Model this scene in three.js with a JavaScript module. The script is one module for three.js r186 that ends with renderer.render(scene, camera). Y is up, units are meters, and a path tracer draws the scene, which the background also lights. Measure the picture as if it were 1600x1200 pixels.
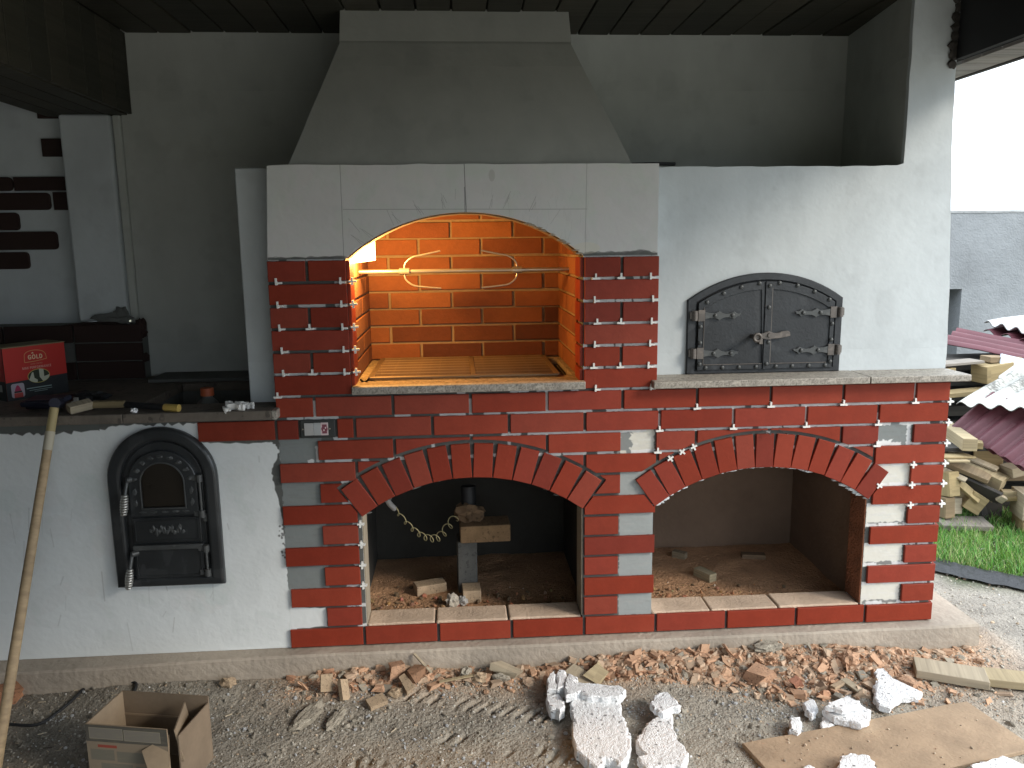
import * as THREE from 'three';
import { mergeGeometries, mergeVertices } from 'three/addons/utils/BufferGeometryUtils.js';
import { RoundedBoxGeometry } from 'three/addons/geometries/RoundedBoxGeometry.js';
import { Brush, Evaluator, SUBTRACTION } from 'three-bvh-csg';

// ------------------------------------------------------------------ camera, sky, sun, exposure
const scene = new THREE.Scene();
const renderer = new THREE.WebGLRenderer({ antialias: true });
renderer.setSize(1024, 768);
renderer.toneMapping = THREE.LinearToneMapping;
renderer.toneMappingExposure = 3.4;
renderer.shadowMap.enabled = true;

const camera = new THREE.PerspectiveCamera(51.28, 4 / 3, 0.05, 400);
camera.position.set(0.6074, 1.3843, 2.6531);
camera.up.set(0.0239, 0.9851, -0.1704);
camera.lookAt(0.6074 + 0.0664, 1.3843 - 0.1717, 2.6531 - 0.9829);

{ // overcast sky: brighter overhead, slightly cool
  const W = 64, H = 32, d = new Float32Array(W * H * 4);
  for (let j = 0; j < H; j++) for (let i = 0; i < W; i++) {
    const el = ((j + 0.5) / H - 0.5) * Math.PI, s = Math.max(0, Math.sin(el));
    const L = el < 0 ? 0.35 : 0.62 + 0.5 * s, k = (j * W + i) * 4;
    d[k] = L * 0.9; d[k + 1] = L * 0.985; d[k + 2] = L * 1.07; d[k + 3] = 1;
  }
  const sky = new THREE.DataTexture(d, W, H, THREE.RGBAFormat, THREE.FloatType);
  sky.mapping = THREE.EquirectangularReflectionMapping; sky.magFilter = sky.minFilter = THREE.LinearFilter; sky.needsUpdate = true;
  scene.background = sky; scene.environment = sky;
}
const sun = new THREE.DirectionalLight(0xfff3e2, 0.8);
sun.position.set(9, 5.2, 5); sun.target.position.set(1, 0, 0);
const LAMP = 0.45; // candela of the lamp in the fire opening
sun.shadow.radius = 30; sun.castShadow = true; sun.shadow.mapSize.set(2048, 2048);
Object.assign(sun.shadow.camera, { left: -6, right: 6, top: 6, bottom: -6, near: 0.5, far: 30 });
scene.add(sun, sun.target);

// ------------------------------------------------------------------ helpers
function rng(seed) { let a = seed >>> 0; return () => { a = (a + 0x6d2b79f5) | 0; let t = Math.imul(a ^ (a >>> 15), 1 | a); t = (t + Math.imul(t ^ (t >>> 7), 61 | t)) ^ t; return ((t ^ (t >>> 14)) >>> 0) / 4294967296; }; }
const R = rng(7), rnd = (a, b) => a + (b - a) * R();
function hash(x, y, s) { let h = Math.imul(x, 374761393) + Math.imul(y, 668265263) + Math.imul(s, 1274126177); h = Math.imul(h ^ (h >>> 13), 1274126177); return ((h ^ (h >>> 16)) >>> 0) / 4294967296; }
function vnoise(x, y, per, s) { // periodic value noise
  const xi = Math.floor(x), yi = Math.floor(y), fx = x - xi, fy = y - yi, m = (n) => ((n % per) + per) % per;
  const u = fx * fx * (3 - 2 * fx), v = fy * fy * (3 - 2 * fy);
  const a = hash(m(xi), m(yi), s), b = hash(m(xi + 1), m(yi), s), c = hash(m(xi), m(yi + 1), s), d = hash(m(xi + 1), m(yi + 1), s);
  return a + (b - a) * u + (c - a) * v + (a - b - c + d) * u * v;
}
function fbm(x, y, per, s, oct = 4) { let t = 0, a = 0.5, n = 0; for (let o = 0; o < oct; o++) { t += a * vnoise(x, y, per, s + o * 17); n += a; x *= 2; y *= 2; per *= 2; a *= 0.5; } return t / n; }
const lerp = (a, b, t) => a + (b - a) * t, sst = (a, b, x) => { const t = Math.min(1, Math.max(0, (x - a) / (b - a))); return t * t * (3 - 2 * t); };
const toS = (c) => { c = Math.min(1, Math.max(0, c)); return Math.round(255 * (c <= 0.0031308 ? 12.92 * c : 1.055 * Math.pow(c, 1 / 2.4) - 0.055)); };
function tex(n, fn, { srgb = true, rep = 1 } = {}) { // fn(u, v) -> [r, g, b] linear or a height
  const d = new Uint8Array(n * n * 4);
  for (let j = 0; j < n; j++) for (let i = 0; i < n; i++) {
    const c = fn(i / n, j / n), k = (j * n + i) * 4;
    if (typeof c === 'number') d[k] = d[k + 1] = d[k + 2] = Math.max(0, Math.min(255, c * 255));
    else { d[k] = toS(c[0]); d[k + 1] = toS(c[1]); d[k + 2] = toS(c[2]); }
    d[k + 3] = 255;
  }
  const t = new THREE.DataTexture(d, n, n, THREE.RGBAFormat);
  t.wrapS = t.wrapT = THREE.RepeatWrapping; t.magFilter = THREE.LinearFilter; t.minFilter = THREE.LinearMipmapLinearFilter; t.generateMipmaps = true;
  if (srgb) t.colorSpace = THREE.SRGBColorSpace; t.repeat.set(rep, rep); t.needsUpdate = true; return t;
}
function again(t, rep) { const c = t.clone(); c.repeat.set(rep, rep); c.needsUpdate = true; return c; }
const lin = (r, g, b) => new THREE.Color().setRGB(r, g, b);
const css = (r, g, b, a = 1) => `rgba(${toS(r)},${toS(g)},${toS(b)},${a})`;
function M(color, o = {}) { return new THREE.MeshStandardMaterial({ color: lin(...color), roughness: 0.85, metalness: 0, ...o }); }

const used = {};
function numbered(name) { const n = used[name] = (used[name] ?? -1) + 1; return n ? `${name}_${String(n).padStart(3, '0')}` : name; }
function tag(o, label, category, group) { o.userData.label = label; if (category) o.userData.category = category; if (group) o.userData.group = group; return o; }
function thing(name, label, category, pos = [0, 0, 0], group) { const g = new THREE.Group(); g.name = numbered(name); g.position.set(...pos); scene.add(g); return tag(g, label, category, group); }
function mesh(name, geo, mat, parent) { const m = new THREE.Mesh(geo, mat); m.name = parent === scene ? numbered(name) : name; m.castShadow = m.receiveShadow = true; parent.add(m); return m; }
function solo(name, geo, mat, label, category, group, pos) { const m = mesh(name, geo, mat, scene); if (pos) m.position.set(...pos); return tag(m, label, category, group); }
function struct(o) { o.userData.kind = 'structure'; return o; }
function part(name, parent) { const g = new THREE.Group(); g.name = name; parent.add(g); return g; }

function triUV(geo, ox = 0, oy = 0) { // box-projected uv in metres
  const g = geo.index ? geo.toNonIndexed() : geo; if (!g.attributes.normal) g.computeVertexNormals();
  const p = g.attributes.position, uv = new Float32Array(p.count * 2), a = new THREE.Vector3(), b = new THREE.Vector3(), c = new THREE.Vector3(), n = new THREE.Vector3();
  for (let i = 0; i < p.count; i += 3) {
    a.fromBufferAttribute(p, i); b.fromBufferAttribute(p, i + 1); c.fromBufferAttribute(p, i + 2);
    n.copy(b).sub(a).cross(c.clone().sub(a)); const X = Math.abs(n.x), Y = Math.abs(n.y), Z = Math.abs(n.z);
    [a, b, c].forEach((v, k) => { const q = X > Y && X > Z ? [v.z, v.y] : Y > Z ? [v.x, v.z] : [v.x, v.y]; uv[(i + k) * 2] = q[0] + ox; uv[(i + k) * 2 + 1] = q[1] + oy; });
  }
  g.setAttribute('uv', new THREE.BufferAttribute(uv, 2)); return g;
}
function box(x0, x1, y0, y1, z0, z1, bev = 0) { // world-space box
  const w = x1 - x0, h = y1 - y0, d = z1 - z0;
  const g = bev ? new RoundedBoxGeometry(w, h, d, 1, bev) : new THREE.BoxGeometry(w, h, d);
  g.translate((x0 + x1) / 2, (y0 + y1) / 2, (z0 + z1) / 2); return triUV(g);
}
function strip(g) { g = g.index ? g.toNonIndexed() : g; for (const k of Object.keys(g.attributes)) if (!['position', 'normal', 'uv'].includes(k)) g.deleteAttribute(k); return g; }
const merge = (...gs) => mergeGeometries(gs.flat().map(strip));
function poly(pts) { const s = new THREE.Shape(); pts.forEach((p, i) => (i ? s.lineTo(p[0], p[1]) : s.moveTo(p[0], p[1]))); s.closePath(); return s; }
function extr(shape, z0, z1, bev = 0, seg = 24, bseg = 1) { // extruded between z0 (back) and z1 (front)
  const g = new THREE.ExtrudeGeometry(shape, { depth: z1 - z0 - 2 * bev, bevelEnabled: bev > 0, bevelThickness: bev, bevelSize: bev, bevelOffset: -bev, bevelSegments: bseg, curveSegments: seg });
  g.translate(0, 0, z0 + bev); return triUV(g);
}
function arcPts(cx, cy, r, a0, a1, n) { const o = []; for (let i = 0; i <= n; i++) { const a = a0 + (a1 - a0) * i / n; o.push([cx + r * Math.cos(a), cy + r * Math.sin(a)]); } return o; }
function tube(pts, r, seg = 32, rad = 8, closed = false) { return strip(new THREE.TubeGeometry(new THREE.CatmullRomCurve3(pts.map((p) => new THREE.Vector3(...p)), closed), seg, r, rad, closed)); }
function bar(a, b, w, h, roll = 0, bev = 0) { // box whose long axis runs from a to b
  const A = new THREE.Vector3(...a), B = new THREE.Vector3(...b), L = A.distanceTo(B), z = B.clone().sub(A).normalize();
  let x = new THREE.Vector3(0, 1, 0).cross(z); if (x.length() < 1e-3) x.set(1, 0, 0); x.normalize(); const y = z.clone().cross(x);
  const g = bev ? new RoundedBoxGeometry(w, h, L, 1, bev) : new THREE.BoxGeometry(w, h, L); const t = triUV(g, R(), R());
  t.rotateZ(roll); t.applyMatrix4(new THREE.Matrix4().makeBasis(x, y, z)); t.translate((A.x + B.x) / 2, (A.y + B.y) / 2, (A.z + B.z) / 2); return t;
}
function rod(a, b, r0, r1 = r0, n = 14) {
  const A = new THREE.Vector3(...a), B = new THREE.Vector3(...b), g = new THREE.CylinderGeometry(r1, r0, A.distanceTo(B), n);
  g.applyQuaternion(new THREE.Quaternion().setFromUnitVectors(new THREE.Vector3(0, 1, 0), B.clone().sub(A).normalize())); g.translate((A.x + B.x) / 2, (A.y + B.y) / 2, (A.z + B.z) / 2); return strip(g);
}

// ------------------------------------------------------------------ materials
const T = {};
T.fine = tex(512, (u, v) => 0.55 * fbm(u * 48, v * 48, 48, 3, 4) + 0.45 * fbm(u * 9, v * 9, 9, 5, 3), { srgb: false });
T.tone = tex(512, (u, v) => { const n = 0.8 + 0.28 * (fbm(u * 4, v * 4, 4, 11, 5) - 0.5) * 1.6 + 0.1 * (fbm(u * 40, v * 40, 40, 12, 3) - 0.5); return [n, n, n * 0.985]; });
T.plaster = tex(1024, (u, v) => {
  const a = fbm(u * 5, v * 3, 5, 21, 5), b = fbm(u * 24, v * 24, 24, 22, 4), s = fbm(u * 14, v * 4, 14, 23, 3);
  let n = 0.9 + 0.26 * (a - 0.5) + 0.07 * (b - 0.5) + 0.08 * (s - 0.5); const st = sst(0.62, 0.72, fbm(u * 8 + 3, v * 8, 8, 27, 4)) * 0.05; n -= st;
  return [n * 0.985, n, n * 1.0];
});
T.trowel = tex(512, (u, v) => 0.6 * fbm(u * 20, v * 14, 20, 31, 4) + 0.25 * fbm(u * 90, v * 90, 90, 33, 2) + 0.3 * vnoise(u * 6, v * 6, 6, 35), { srgb: false });
T.tileMap = tex(256, (u, v) => { const n = 0.86 + 0.34 * (fbm(u * 3, v * 3, 3, 41, 4) - 0.5) + 0.1 * (fbm(u * 30, v * 30, 30, 42, 2) - 0.5), w = sst(0.6, 0.78, fbm(u * 5, v * 5, 5, 44, 4)) * 0.16; return [n + w * 0.2, n * 0.98 + w, n * 0.97 + w]; });
T.tileRough = tex(256, (u, v) => 0.38 + 0.3 * fbm(u * 5, v * 5, 5, 47, 4), { srgb: false });
T.conc = tex(512, (u, v) => {
  const a = fbm(u * 6, v * 6, 6, 51, 5), b = fbm(u * 60, v * 60, 60, 52, 2), p = sst(0.7, 0.8, fbm(u * 34, v * 34, 34, 53, 2)); const n = 0.8 + 0.5 * (a - 0.5) + 0.18 * (b - 0.5) - 0.3 * p; return [n, n * 0.985, n * 0.96];
});
T.gran = tex(512, (u, v) => { const a = fbm(u * 80, v * 80, 80, 61, 2), b = fbm(u * 30, v * 30, 30, 62, 3), c = fbm(u * 4, v * 4, 4, 63, 4); const n = 0.66 + 0.7 * (a - 0.5) + 0.4 * (b - 0.5) + 0.35 * (c - 0.5); return [n, n * 0.97, n * 0.93]; });
T.wood = tex(512, (u, v) => { const g = fbm(u * 3 + 0.3 * fbm(u * 2, v * 2, 2, 73, 2), v * 60, 120, 71, 3), r = fbm(u * 6, v * 180, 360, 72, 2), s = fbm(u * 3, v * 5, 15, 74, 3); const n = 0.8 + 0.38 * (g - 0.5) + 0.2 * (r - 0.5) + 0.25 * (s - 0.5); return [n, n * 0.97, n * 0.92]; });
T.iron = tex(512, (u, v) => { const a = fbm(u * 7, v * 7, 7, 81, 5), d = sst(0.58, 0.74, fbm(u * 12, v * 9, 12, 83, 4)); const n = 0.75 + 0.5 * (a - 0.5) + d * 1.3; return [n * 0.98, n, n * 1.02]; });
T.eternit = tex(512, (u, v) => { const a = fbm(u * 9, v * 9, 9, 91, 5), b = fbm(u * 60, v * 60, 60, 92, 2), up = sst(0.2, 0.42, v + 0.35 * (fbm(u * 12, v * 5, 12, 94, 3) - 0.5)), m = sst(0.35, 0.6, 0.6 * a + 0.4 * b); const n = lerp(0.92, lerp(0.3, 0.72, m), up) + 0.1 * (b - 0.5); return [n, n, n * 0.97]; });
T.dirt = tex(1024, (u, v) => {
  const a = fbm(u * 7, v * 7, 7, 101, 6), b = fbm(u * 80, v * 80, 80, 102, 3), w = sst(0.74, 0.8, fbm(u * 130, v * 130, 130, 104, 2)), k = sst(0.66, 0.76, fbm(u * 60, v * 60, 60, 105, 2));
  const n = 0.78 + 0.5 * (a - 0.5) + 0.26 * (b - 0.5) - 0.12 * k; return [n + w * 0.5, n * 0.99 + w * 0.5, n * 0.97 + w * 0.5];
});
T.dirtB = tex(1024, (u, v) => 0.5 * fbm(u * 60, v * 60, 60, 111, 4) + 0.3 * fbm(u * 16, v * 16, 16, 112, 3) + 0.2 * fbm(u * 160, v * 160, 160, 113, 1), { srgb: false });

const m = {};
m.white = M([0.635, 0.68, 0.705], { map: T.plaster, bumpMap: T.trowel, bumpScale: 0.0016, roughness: 0.95 });
m.whiteShaded = M([0.56, 0.58, 0.55], { map: T.plaster, bumpMap: T.trowel, bumpScale: 0.0015, roughness: 0.95 });  // white plaster again, with shade under the roof put into its colour
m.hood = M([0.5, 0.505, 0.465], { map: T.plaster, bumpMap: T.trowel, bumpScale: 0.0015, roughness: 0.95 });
m.mortar = M([0.17, 0.18, 0.175], { map: T.tone, bumpMap: T.fine, bumpScale: 0.006, roughness: 0.97 });
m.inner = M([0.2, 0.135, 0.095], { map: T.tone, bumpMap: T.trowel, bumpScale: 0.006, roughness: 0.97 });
m.jamb = M([0.42, 0.36, 0.28], { map: T.tone, bumpMap: T.trowel, bumpScale: 0.006, roughness: 0.97 });
m.fireMortar = M([0.33, 0.24, 0.145], { map: T.tone, bumpMap: T.fine, bumpScale: 0.01, roughness: 0.97 });
m.concrete = M([0.36, 0.34, 0.3], { map: again(T.conc, 1.6), bumpMap: again(T.fine, 2), bumpScale: 0.006, roughness: 0.95 });
m.chamotte = M([0.66, 0.5, 0.38], { map: again(T.tone, 3), bumpMap: again(T.fine, 3), bumpScale: 0.004, roughness: 0.95 });
m.granite = M([0.5, 0.475, 0.43], { map: again(T.gran, 3), roughness: 0.6, bumpMap: again(T.fine, 3), bumpScale: 0.001 });
m.graniteDusty = M([0.38, 0.3, 0.2], { map: again(T.gran, 2), roughness: 0.8 });
m.worn = M([0.19, 0.165, 0.14], { map: again(T.conc, 1.5), bumpMap: again(T.fine, 2), bumpScale: 0.003, roughness: 0.8 });
m.tiles = [[0.285, 0.044, 0.023], [0.25, 0.037, 0.02], [0.315, 0.054, 0.03], [0.27, 0.046, 0.026], [0.295, 0.051, 0.032], [0.235, 0.04, 0.026], [0.3, 0.06, 0.038], [0.275, 0.042, 0.021]].map((c, i) => new THREE.MeshPhysicalMaterial({ color: lin(...c), specularIntensity: 0.3, map: again(T.tileMap, 2.2 + i * 0.3), roughnessMap: again(T.tileRough, 2), roughness: 1, bumpMap: again(T.fine, 3.4), bumpScale: 0.0007 }));
m.fire = [[0.3, 0.1, 0.03], [0.26, 0.085, 0.025], [0.34, 0.12, 0.035], [0.23, 0.07, 0.022]].map((c, i) => M(c, { map: again(T.tone, 2 + i * 0.4), roughness: 0.85, bumpMap: again(T.fine, 3), bumpScale: 0.002 }));
m.fireDim = [[0.15, 0.042, 0.014], [0.18, 0.055, 0.018], [0.12, 0.033, 0.012]].map((c, i) => M(c, { map: again(T.tone, 2 + i * 0.4), roughness: 0.85, bumpMap: again(T.fine, 3), bumpScale: 0.002 }));  // low and right bricks darkened in colour for lamp falloff and soot
m.darkTile = M([0.035, 0.016, 0.013], { map: T.tileMap, roughness: 0.8 });
m.plastic = M([0.78, 0.78, 0.76], { roughness: 0.5 });
m.iron = M([0.042, 0.047, 0.053], { map: again(T.iron, 1.6), roughness: 0.55, metalness: 0.25, bumpMap: again(T.fine, 3), bumpScale: 0.0012 });
m.ironEdge = M([0.1, 0.105, 0.105], { map: again(T.iron, 2), roughness: 0.5, metalness: 0.35 });
m.latchIron = M([0.17, 0.15, 0.135], { map: again(T.iron, 3), roughness: 0.5, metalness: 0.4 });
m.castIron = M([0.048, 0.052, 0.055], { map: again(T.iron, 1.5), roughness: 0.3, metalness: 0.25, bumpMap: again(T.fine, 4), bumpScale: 0.0006 });
m.castWorn = M([0.11, 0.115, 0.115], { map: again(T.iron, 3), roughness: 0.45, metalness: 0.3 });
m.sooty = M([0.03, 0.024, 0.018], { map: T.iron, roughness: 0.22 });
m.coil = M([0.55, 0.55, 0.53], { roughness: 0.3, metalness: 0.8 });
m.steel = M([0.55, 0.5, 0.42], { roughness: 0.35, metalness: 0.7, map: again(T.tone, 3) });
m.grate = M([0.24, 0.175, 0.11], { roughness: 0.5, metalness: 0.5, map: again(T.tone, 5) });
m.rust = M([0.17, 0.1, 0.05], { roughness: 0.8, metalness: 0.2, map: again(T.iron, 4) });
m.plank = [[0.05, 0.05, 0.038], [0.06, 0.058, 0.044], [0.043, 0.044, 0.034]].map((c) => M(c, { map: again(T.wood, 1.2), roughness: 0.7, bumpMap: T.wood, bumpScale: 0.002 }));
m.soffit = [[0.3, 0.29, 0.29], [0.34, 0.33, 0.32], [0.27, 0.265, 0.26]].map((c) => M(c, { map: again(T.wood, 1.2), roughness: 0.7 }));
m.house = M([0.4, 0.4, 0.38], { map: T.plaster });
m.roof = M([0.04, 0.036, 0.032]);
m.grey = M([0.29, 0.31, 0.335], { map: again(T.tone, 0.7), bumpMap: again(T.fine, 1.8), bumpScale: 0.006, roughness: 0.97 });
m.timber = [[0.36, 0.285, 0.155], [0.42, 0.35, 0.225], [0.28, 0.21, 0.13], [0.43, 0.375, 0.285], [0.23, 0.18, 0.13]].map((c) => M(c, { map: again(T.wood, 1.5), roughness: 0.85, bumpMap: T.wood, bumpScale: 0.002 }));
m.timberGrey = M([0.25, 0.23, 0.21], { map: again(T.wood, 1.5), roughness: 0.9 });
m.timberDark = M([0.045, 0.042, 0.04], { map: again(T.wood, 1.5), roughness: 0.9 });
m.board = M([0.44, 0.32, 0.215], { map: again(T.tone, 3.4), bumpMap: again(T.fine, 3), bumpScale: 0.002, roughness: 0.92 });
T.foam = tex(512, (u, v) => { const b = fbm(u * 70, v * 70, 70, 121, 2), k = sst(0.83, 0.87, vnoise(u * 46, v * 46, 46, 122)) * sst(0.5, 0.6, vnoise(u * 17, v * 17, 17, 124)), n = 0.94 + 0.12 * (b - 0.5) - 0.6 * k; return [n, n, n]; });
m.foam = M([0.88, 0.89, 0.9], { map: again(T.foam, 2), bumpMap: again(T.fine, 7), bumpScale: 0.007, roughness: 0.95 });
m.burgundy = M([0.14, 0.04, 0.055], { map: again(T.tone, 1.5), roughness: 0.55 });
m.eternit = M([0.5, 0.5, 0.48], { map: again(T.eternit, 1.6), roughness: 0.95, bumpMap: again(T.fine, 3), bumpScale: 0.003 });
m.sheetWhite = M([0.6, 0.61, 0.62], { map: T.tone, roughness: 0.6 });
m.panel = M([0.52, 0.57, 0.64], { roughness: 0.4 });
m.film = M([0.018, 0.02, 0.024], { map: T.tone, roughness: 0.5, bumpMap: T.trowel, bumpScale: 0.01 });
m.card = M([0.33, 0.25, 0.17], { map: again(T.tone, 3), roughness: 0.9 });
m.cardIn = M([0.24, 0.18, 0.125], { map: again(T.tone, 3), roughness: 0.9 });
m.pole = M([0.5, 0.38, 0.24], { map: again(T.wood, 1), roughness: 0.7 });
m.black = M([0.012, 0.013, 0.015], { roughness: 0.6 });
m.navy = M([0.018, 0.02, 0.045], { roughness: 0.6, map: T.tone });
m.brickDust = M([0.6, 0.37, 0.24], { map: again(T.conc, 5), bumpMap: again(T.fine, 8), bumpScale: 0.003, roughness: 0.97 });
m.tan = M([0.5, 0.38, 0.26], { map: again(T.conc, 5), roughness: 0.95 });
m.stone = M([0.42, 0.385, 0.32], { map: again(T.conc, 4), bumpMap: again(T.fine, 6), bumpScale: 0.004, roughness: 0.95 });

function canvasTex(w, h, draw) { const c = document.createElement('canvas'); c.width = w; c.height = h; draw(c.getContext('2d'), w, h); const t = new THREE.CanvasTexture(c); t.colorSpace = THREE.SRGBColorSpace; t.anisotropy = 8; return t; }

// facade backing: grey tile adhesive, white plaster with a ragged edge, white smears squeezed into joints (uv = metres)
const FX0 = -1.75, FX1 = 2.35, FY0 = -0.03, FY1 = 1.36;
const facadeTex = canvasTex(2048, 694, (g, w, h) => {
  const r = rng(91), X = (x) => (x - FX0) / (FX1 - FX0) * w, Y = (y) => h - (y - FY0) / (FY1 - FY0) * h, S = w / (FX1 - FX0);
  g.fillStyle = css(0.1, 0.105, 0.1); g.fillRect(0, 0, w, h);
  for (let i = 0; i < 5000; i++) { const v = 0.05 + r() * 0.16; g.fillStyle = css(v, v * 1.03, v, 0.22); g.fillRect(r() * w, r() * h, 2 + r() * 26, 1 + r() * 5); }
  const blot = (x0, y0, x1, y1, col, jag = 0.006, n = 14) => { // ragged rectangle
    g.fillStyle = col; g.beginPath(); const P = [];
    for (let i = 0; i < n; i++) P.push([lerp(x0, x1, i / n), y1]); for (let i = 0; i < n; i++) P.push([x1, lerp(y1, y0, i / n)]);
    for (let i = 0; i < n; i++) P.push([lerp(x1, x0, i / n), y0]); for (let i = 0; i < n; i++) P.push([x0, lerp(y0, y1, i / n)]);
    P.forEach((p, i) => { const x = X(p[0] + (r() - 0.5) * 2 * jag), y = Y(p[1] + (r() - 0.5) * 2 * jag); i ? g.lineTo(x, y) : g.moveTo(x, y); }); g.fill();
  };
  const wht = (a = 1) => { const v = 0.62 + r() * 0.1; return css(v, v * 1.02, v * 1.02, a); };
  // plaster of the left front
  const edge = [[-0.26, 0.748], [-0.2, 0.742], [-0.1, 0.738], [-0.03, 0.742], [-0.012, 0.73], [0.0, 0.71], [-0.014, 0.68], [-0.03, 0.64], [-0.028, 0.6], [-0.014, 0.53], [-0.008, 0.48], [0.0, 0.4], [0.008, 0.33], [0.012, 0.25], [0.02, 0.19], [0.03, 0.145], [0.125, 0.14], [0.13, 0.07], [0.02, 0.066], [0.01, -0.05]];
  g.fillStyle = css(0.72, 0.76, 0.77); g.beginPath(); g.moveTo(X(FX0), Y(-0.05)); g.lineTo(X(FX0), Y(0.79));
  for (const [a, b, c] of [[FX0, -0.55, 0.79], [-0.55, -0.26, 0.81]]) for (let x = a; x < b; x += 0.012) g.lineTo(X(x), Y(c + (x > -0.66 && x < -0.55 ? 0.01 : 0) + (r() - 0.5) * 0.012));
  edge.forEach((p, i) => { const q = edge[i + 1] ?? p; for (let k = 0; k < 5; k++) g.lineTo(X(lerp(p[0], q[0], k / 5) + (r() - 0.5) * 0.006), Y(lerp(p[1], q[1], k / 5) + (r() - 0.5) * 0.005)); });
  g.fill();
  for (let i = 0; i < 260; i++) { const x = lerp(FX0, -0.05, r()), y = r() * 0.76, d = r() < 0.5; g.fillStyle = d ? css(0.34, 0.36, 0.36, 0.05) : css(0.72, 0.73, 0.72, 0.1); g.beginPath(); g.ellipse(X(x), Y(y), (0.01 + r() * 0.09) * S, (0.01 + r() * 0.05) * S, r() * 3, 0, 7); g.fill(); }
  for (let i = 0; i < 26; i++) { g.strokeStyle = css(0.2, 0.2, 0.19, 0.12 + r() * 0.15); g.lineWidth = 0.6 + r() * 1.6; const x = lerp(-0.95, -0.05, r()), y = 0.1 + r() * 0.6; g.beginPath(); g.moveTo(X(x), Y(y)); g.lineTo(X(x + (r() - 0.5) * 0.03), Y(y - 0.02 - r() * 0.1)); g.stroke(); }
  for (let i = 0; i < 22; i++) { g.fillStyle = css(0.09, 0.09, 0.09, 0.8); g.beginPath(); g.arc(X(-0.02 + r() * 0.022), Y(0.33 + r() * 0.12), 0.6 + r() * 1.6, 0, 7); g.fill(); }
  // adhesive strip under the left counter
  blot(FX0, 0.795, -0.58, 0.83, css(0.11, 0.12, 0.115), 0.004, 40);
  // untiled gaps
  const gap = (x0, x1, row, kind) => {
    const y0 = row * 0.075 - 0.012, y1 = row * 0.075 + 0.077;
    blot(x0, y0, x1, y1, kind === 'w' ? css(0.62, 0.61, 0.55) : kind === 'g' ? css(0.2, 0.225, 0.225) : css(0.3, 0.33, 0.33), 0.003);
    for (let i = 0; i < 40; i++) { const v = (kind === 'w' ? 0.6 : kind === 'g' ? 0.19 : 0.3) * (0.8 + r() * 0.45); g.fillStyle = css(v, v * 1.03, v, 0.25); g.fillRect(X(lerp(x0, x1, r())), Y(lerp(y0, y1, r())), 3 + r() * 22, 1 + r() * 3); }
  };
  for (const k of [9, 7, 5, 3]) gap(0.0, 0.14, k, 'g');
  for (const k of [7, 5, 3, 1]) gap(1.16, 1.285, k, 'l');
  for (const k of [5, 3, 1]) { gap(2.06, 2.205, k, 'w'); blot(2.07, k * 0.075 - 0.008, 2.2, k * 0.075 + 0.004, css(0.2, 0.21, 0.2), 0.004); }
  gap(2.05, 2.215, 7, 'w');
  gap(2.08, 2.21, 9, 'g'); blot(2.19, 0.668, 2.205, 0.745, wht(), 0.004); blot(2.08, 0.664, 2.14, 0.685, wht(), 0.006);
  gap(1.16, 1.28, 9, 'w'); blot(1.155, 0.665, 1.2, 0.748, css(0.22, 0.24, 0.24), 0.012);
  // white smears in the joints, more of them towards the right
  for (let row = 9; row <= 18; row++) for (let x = 0.0; x < 2.33; x += 0.03) {
    const y = row * 0.075 - 0.005, inPier = x < 0.26 || (x > 1.02 && x < 1.29); if (row > 12 && !inPier) continue;
    if (r() < 0.2 + 0.5 * sst(0.3, 1.1, x) + (row > 12 ? 0.2 : 0)) blot(x, y - 0.006, x + 0.02 + r() * 0.07, y + 0.006, wht(0.95), 0.0025, 5);
  }
  for (let row = 1; row < 9; row++) for (const [a, b] of [[2.05, 2.33], [0.2, 0.26]]) for (let x = a; x < b; x += 0.03) if (r() < 0.6) blot(x, row * 0.075 - 0.011, x + 0.02 + r() * 0.04, row * 0.075 + 0.001, wht(0.9), 0.0025, 5);
  for (let i = 0; i < 60; i++) { const x = 0.12 + 0.13 * Math.floor(r() * 17), row = Math.floor(9 + r() * 3); if (r() < 0.3 + x * 0.3) blot(x - 0.001, row * 0.075 - 0.008, x + 0.012, row * 0.075 + 0.03 + r() * 0.04, wht(0.9), 0.002, 5); }
});
facadeTex.repeat.set(1 / (FX1 - FX0), 1 / (FY1 - FY0)); facadeTex.offset.set(-FX0 / (FX1 - FX0), -FY0 / (FY1 - FY0));
m.facade = new THREE.MeshStandardMaterial({ map: facadeTex, bumpMap: T.trowel, bumpScale: 0.002, roughness: 0.95 });

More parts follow.
